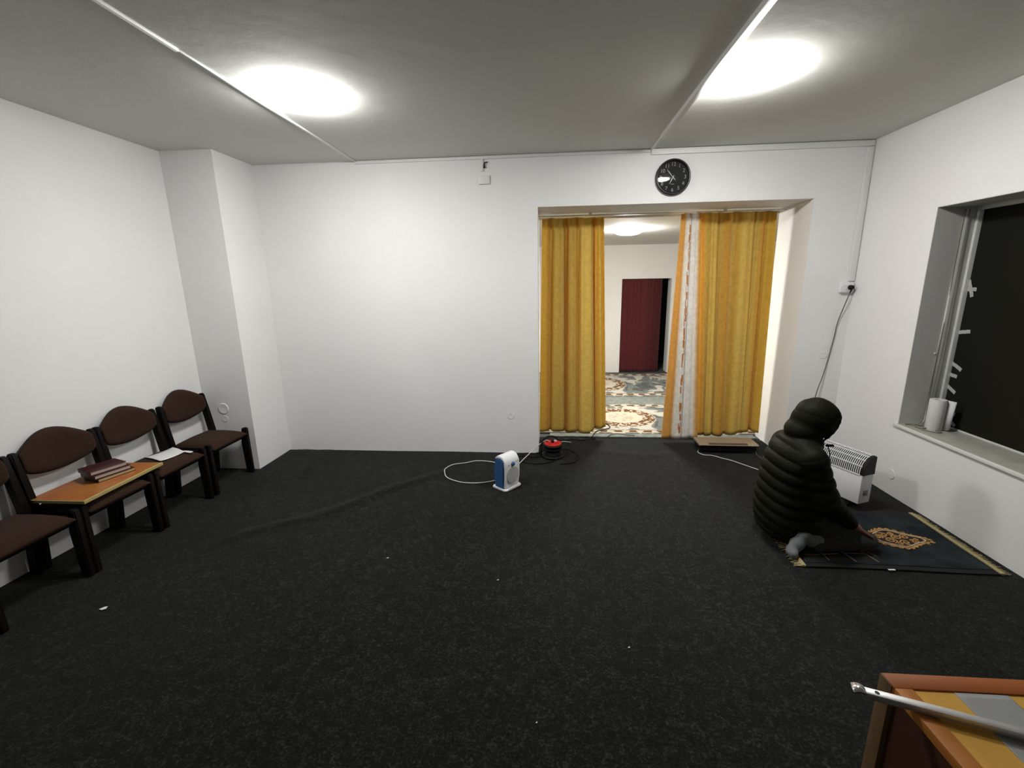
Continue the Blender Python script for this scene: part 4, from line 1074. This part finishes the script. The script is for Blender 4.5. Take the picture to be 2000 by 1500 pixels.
# ================================================================ WINDOW ITEMS
pr = empty('paper_towel_roll', (2.865, 3.395, WZ0), 0, 'roll of white paper towel standing on the window sill', 'paper roll')
bm = bmesh.new(); lathe(bm, [(.018, 0), (.048, 0), (.05, .004), (.05, .226), (.048, .23), (.018, .23), (.017, .20)], 32); auto(link('roll', bm, M_paper, pr))
bm = bmesh.new(); n = 8; g1 = []
for k in range(n + 1):
    a = math.radians(-30 - 8 * k / n); t = k / n; x = .0505 * math.cos(a) + t * .02; y = .0505 * math.sin(a) - t * .035 - .012 * math.sin(PI * t)
    g1.append((bm.verts.new((x, y, .004 + .02 * t * t)), bm.verts.new((x + .012 * t, y, .229 - .004 * t))))
for a, b_ in zip(g1, g1[1:]): bm.faces.new((a[0], b_[0], b_[1], a[1]))
o = link('loose_end', bm, M_paper, pr, smooth=True); md = o.modifiers.new('thick', 'SOLIDIFY'); md.thickness = .001
def tape(y, z, L_, ang_, label, wd=.026, bend=0, dx=0):
    bm = bmesh.new(); n = 8; g = []
    for k in range(n + 1):
        t = -L_ / 2 + L_ * k / n; jj = .0012 * ((k * 7) % 3 - 1)
        g.append((bm.verts.new((0, t, -wd / 2 + jj - bend * t * t)), bm.verts.new((0, t, wd / 2 + jj - bend * t * t))))
    for a, b_ in zip(g, g[1:]): bm.faces.new((a[0], b_[0], b_[1], a[1]))
    o = link('tape_strip', bm, M_tape); o.location = (PX - .003 - dx, y, z); o.rotation_euler = (math.radians(ang_), 0, 0)
    md = o.modifiers.new('thick', 'SOLIDIFY'); md.thickness = .0008; md.offset = 0
    tag(o, label, 'tape', 'tape strips along the window edge'); return o
tape(3.475, 1.60, .085, 0, 'horizontal tape strip of the cross on the dark window')
tape(3.478, 1.605, .125, 68, 'steep tape strip of the cross on the dark window', dx=.0012)
tape(3.462, 1.298, .10, -10, 'single tape strip slanting up below the cross on the window')
tape(3.462, 1.045, .095, 24, 'upper of three close tape strips on the lower window edge', bend=1.2)
tape(3.485, .975, .085, 6, 'middle of three close tape strips on the lower window edge')
tape(3.468, .87, .085, 28, 'lower of three close tape strips on the lower window edge')
tape(3.43, .70, .07, 10, 'tape strip behind the top of the paper towel roll')
tape(3.405, .625, .06, 28, 'lowest tape strip, beside the foot of the paper towel roll')
cable([(2.897, WY - .012, 2.15), (2.897, WY - .012, 1.76), (2.905, WY - .012, 1.47), (2.898, WY - .014, 1.15), (2.892, WY - .016, .95), (2.884, WY - .02, .70), (2.862, WY - .03, .61), (2.832, WY - .04, .588), (2.80, WY - .045, .590), (2.770, WY - .05, .588)], .0038, M_dirtycable, 'dull cable running down the left side of the window recess', 'cables in the window recess')
cable([(2.915, WY - .024, 2.15), (2.915, WY - .026, 1.6), (2.912, WY - .03, 1.1), (2.90, WY - .03, .72), (2.885, WY - .036, .62), (2.862, WY - .045, .592), (2.835, WY - .06, .586), (2.80, WY - .08, .585), (2.775, 3.40, .585), (2.79, 3.33, .585), (2.83, 3.30, .585), (2.858, 3.315, .585), (2.84, 3.37, .585), (2.80, 3.43, .588), (2.765, 3.47, .592)], .0034, M_dirtycable, 'second dull cable, ending in a loop on the window sill', 'cables in the window recess')
cable([(2.745, WY - .035, .588), (2.79, WY - .05, .589), (2.83, WY - .07, .590), (2.86, 3.43, .589), (2.84, 3.395, .588), (2.80, 3.40, .588), (2.775, 3.44, .587)], .0055, M_dirtycable, 'short thick cable end coiled on the window sill by the recess corner', 'cables in the window recess')
mbox_c = mbox('cable_clip', -.008, .008, -.010, 0, -.006, .006, M_trunk, None, .002); mbox_c.location = (2.888, WY, 1.13); tag(mbox_c, 'small cable clip halfway down the window recess', 'clip')

# ================================================================ PAPER BITS ON THE CARPET
M_bit = mat('white_scrap', (.7, .7, .68), .8)
def scrap(x, y, pts, label, z=.004):
    bm = bmesh.new(); prism(bm, pts, 2, 0, .0015); o = link('paper_scrap', bm, M_bit); o.location = (x, y, z); tag(o, label, 'paper scrap', 'white scraps on the carpet')
scrap(-2.422, 1.903, [(-.018, -.008), (.002, -.012), (.018, -.002), (.010, .016), (-.004, .012)], 'white paper scrap on the carpet in front of the chairs')
scrap(2.02, 2.475, [(-.020, -.006), (.020, -.005), (.020, .007), (-.018, .006)], 'small white paper scrap at the near edge of the prayer mat', .012)
scrap(.382, 1.811, [(-.005, -.004), (.006, -.003), (.004, .005)], 'tiny white crumb on the open carpet, right of the middle')
scrap(-.294, 2.264, [(-.006, -.004), (.007, -.003), (.004, .005)], 'tiny white crumb on the carpet in front of the fan heater')
scrap(-1.02, 2.438, [(-.008, -.004), (.007, -.004), (.005, .005)], 'tiny white crumb on the carpet left of the fan heater')
scrap(-.045, 1.413, [(-.004, -.003), (.004, -.002), (.002, .004)], 'tiny white crumb on the carpet nearest the viewer')

# ================================================================ LECTERN AND METAL BAR
zt = .90; k_ = (1.7 - zt) / .6
Px, Py = .515 * k_, .616 * k_
lc = empty('wooden_lectern', (Px, Py, 0), 0, 'orange wooden lectern with a grey taped top at the bottom right corner', 'lectern')
Wl, Dl = .62, .50
M_fw = wood('orange_varnished_wood', (.24, .060, .012), (.34, .10, .02), .5, 0, 14)
M_fw2 = wood('orange_varnished_wood_deep', (.30, .10, .018), (.42, .16, .03), .5, 1, 14)
M_py = wood('yellow_pine_panel', (.54, .29, .05), (.66, .38, .075), .5, 1, 8)
for m_ in (M_fw, M_fw2, M_py): m_.node_tree.nodes['Principled BSDF'].inputs['Specular IOR Level'].default_value = .2
M_dk = mat('dark_brown_veneer', (.050, .019, .010), .6, noise_amt=.15, noise_scale=6, spec=.15)
M_end = mat('pale_plywood_edge', (.12, .072, .032), .6, noise_amt=.15, noise_scale=30, spec=.2)
mbox('back_panel', .0, Wl, -.032, .0, 0.003, zt - .001, M_end, lc, .001)
mbox('side_panel', .010, .03, -Dl, -.032, .003, zt - .021, M_dk, lc)
mbox('side_panel', Wl - .03, Wl - .01, -Dl, -.032, .003, zt - .021, M_dk, lc)
mbox('shelf', .03, Wl - .03, -Dl + .01, -.032, .45, .47, M_dk, lc)
bw = .025
bm = bmesh.new(); box(bm, 0.002, Wl, -bw - .012, -.001, zt - .02, zt, .0015); auto(link('top_frame_rail', bm, M_fw, lc))
bm = bmesh.new(); box(bm, 0.002, .036, -Dl, -bw - .012, zt - .02, zt, .0015); auto(link('top_frame_rail', bm, M_fw2, lc))
bm = bmesh.new(); box(bm, Wl - .036, Wl, -Dl, -bw - .012, zt - .02, zt, .0015); auto(link('top_frame_rail', bm, M_fw2, lc))
bm = bmesh.new(); box(bm, .036, Wl - .036, -Dl, -bw - .012, zt - .02, zt - .003, 0); link('top_panel', bm, M_py, lc)
def unproj(x, y, z):
    d_ = CAMR.transposed() @ Vector(((x - 1000) / 866.03, (750 - y) / 866.03, 1)); t = (z - 1.7) / d_.z; return Vector((0, 0, 1.7)) + d_ * t
TX0 = unproj(1856, 1343, zt).x - Px; TX1 = unproj(1959, 1347, zt).x - Px
M_duct = mat('grey_cloth_tape', (.28, .285, .28), .55, noise_amt=.05, noise_scale=10)
bm = bmesh.new(); nU, nV = 24, 40; G = {}
for i in range(nU + 1):
    for k in range(nV + 1):
        u, v = i / nU, k / nV; x = TX0 + (TX1 - TX0) * u; y = -bw - .013 - (Dl - bw - .015) * v
        r1 = math.exp(-((x - TX0 - .045 - (v - .28) * .10) / .003) ** 2) * math.exp(-((v - .30) / .06) ** 2)
        r2 = math.exp(-((x - TX0 - .062 - (v - .28) * .11) / .0035) ** 2) * math.exp(-((v - .30) / .06) ** 2)
        G[i, k] = bm.verts.new((x, y, zt - .0022 + .0035 * r1 + .003 * r2))
for i in range(nU):
    for k in range(nV): bm.faces.new((G[i, k], G[i + 1, k], G[i + 1, k + 1], G[i, k + 1]))
o = link('tape_band', bm, M_duct, lc, smooth=True); o['label'] = 'grey cloth tape band stuck across the lectern top'
md = o.modifiers.new('thick', 'SOLIDIFY'); md.thickness = .0006

# metal bar lying diagonally over the top, end flared with a hole
def unproj(x, y, z):
    d_ = CAMR.transposed() @ Vector(((x - 1000) / 866.03, (750 - y) / 866.03, 1)); t = (z - 1.7) / d_.z; return Vector((0, 0, 1.7)) + d_ * t
A_ = Vector((.4785, .5795, zt + .014)); B_ = Vector((.815, .505, zt + .014))
A_ = unproj(1690, 1347, zt + .014); B_ = unproj(2000, 1428, zt + .014)
dr = (B_ - A_); dr.z = 0; Lb = dr.length; dr.normalize(); nb_ = Vector((-dr.y, dr.x, 0))
mb = empty('metal_bar', (A_.x, A_.y, zt), math.atan2(dr.y, dr.x), 'flat silver metal bar with a flared drilled end lying across the lectern', 'metal bar')
bm = bmesh.new()
box(bm, -.004, Lb + .16, -.008, .008, .0006, .014, .0012)
auto(link('bar', bm, M_steel, mb))
bm = bmesh.new()   # flared curled tip
G = []
for k in range(13):
    t = k / 12; x = .000 - .021 * t; hw = .0085 + .001 * math.sin(PI * t) + (.003 * max(0, t - .5) * 2); z = .0125 + .004 * math.sin(PI * t * 1.0) - .002 * t; th = .0055 - .003 * t
    G.append([bm.verts.new((x, y, zz)) for y, zz in ((-hw, z - th), (hw, z - th), (hw, z + .0015), (-hw * .0, z + .0030 - .003 * t), (-hw, z + .0015))])
for a, b_ in zip(G, G[1:]):
    for i in range(5): bm.faces.new((a[i], a[(i + 1) % 5], b_[(i + 1) % 5], b_[i]))
bm.faces.new(G[0]); bm.faces.new(G[-1][::-1])
link('flared_tip', bm, M_chrome, mb, smooth=True)
bm = bmesh.new(); lathe(bm, [(0, .0145), (.0036, .0145), (.0042, .0141)], 20, (.019, 0, 0)); link('drilled_hole', bm, mat('hole_dark', (.03, .028, .025), .7), mb)
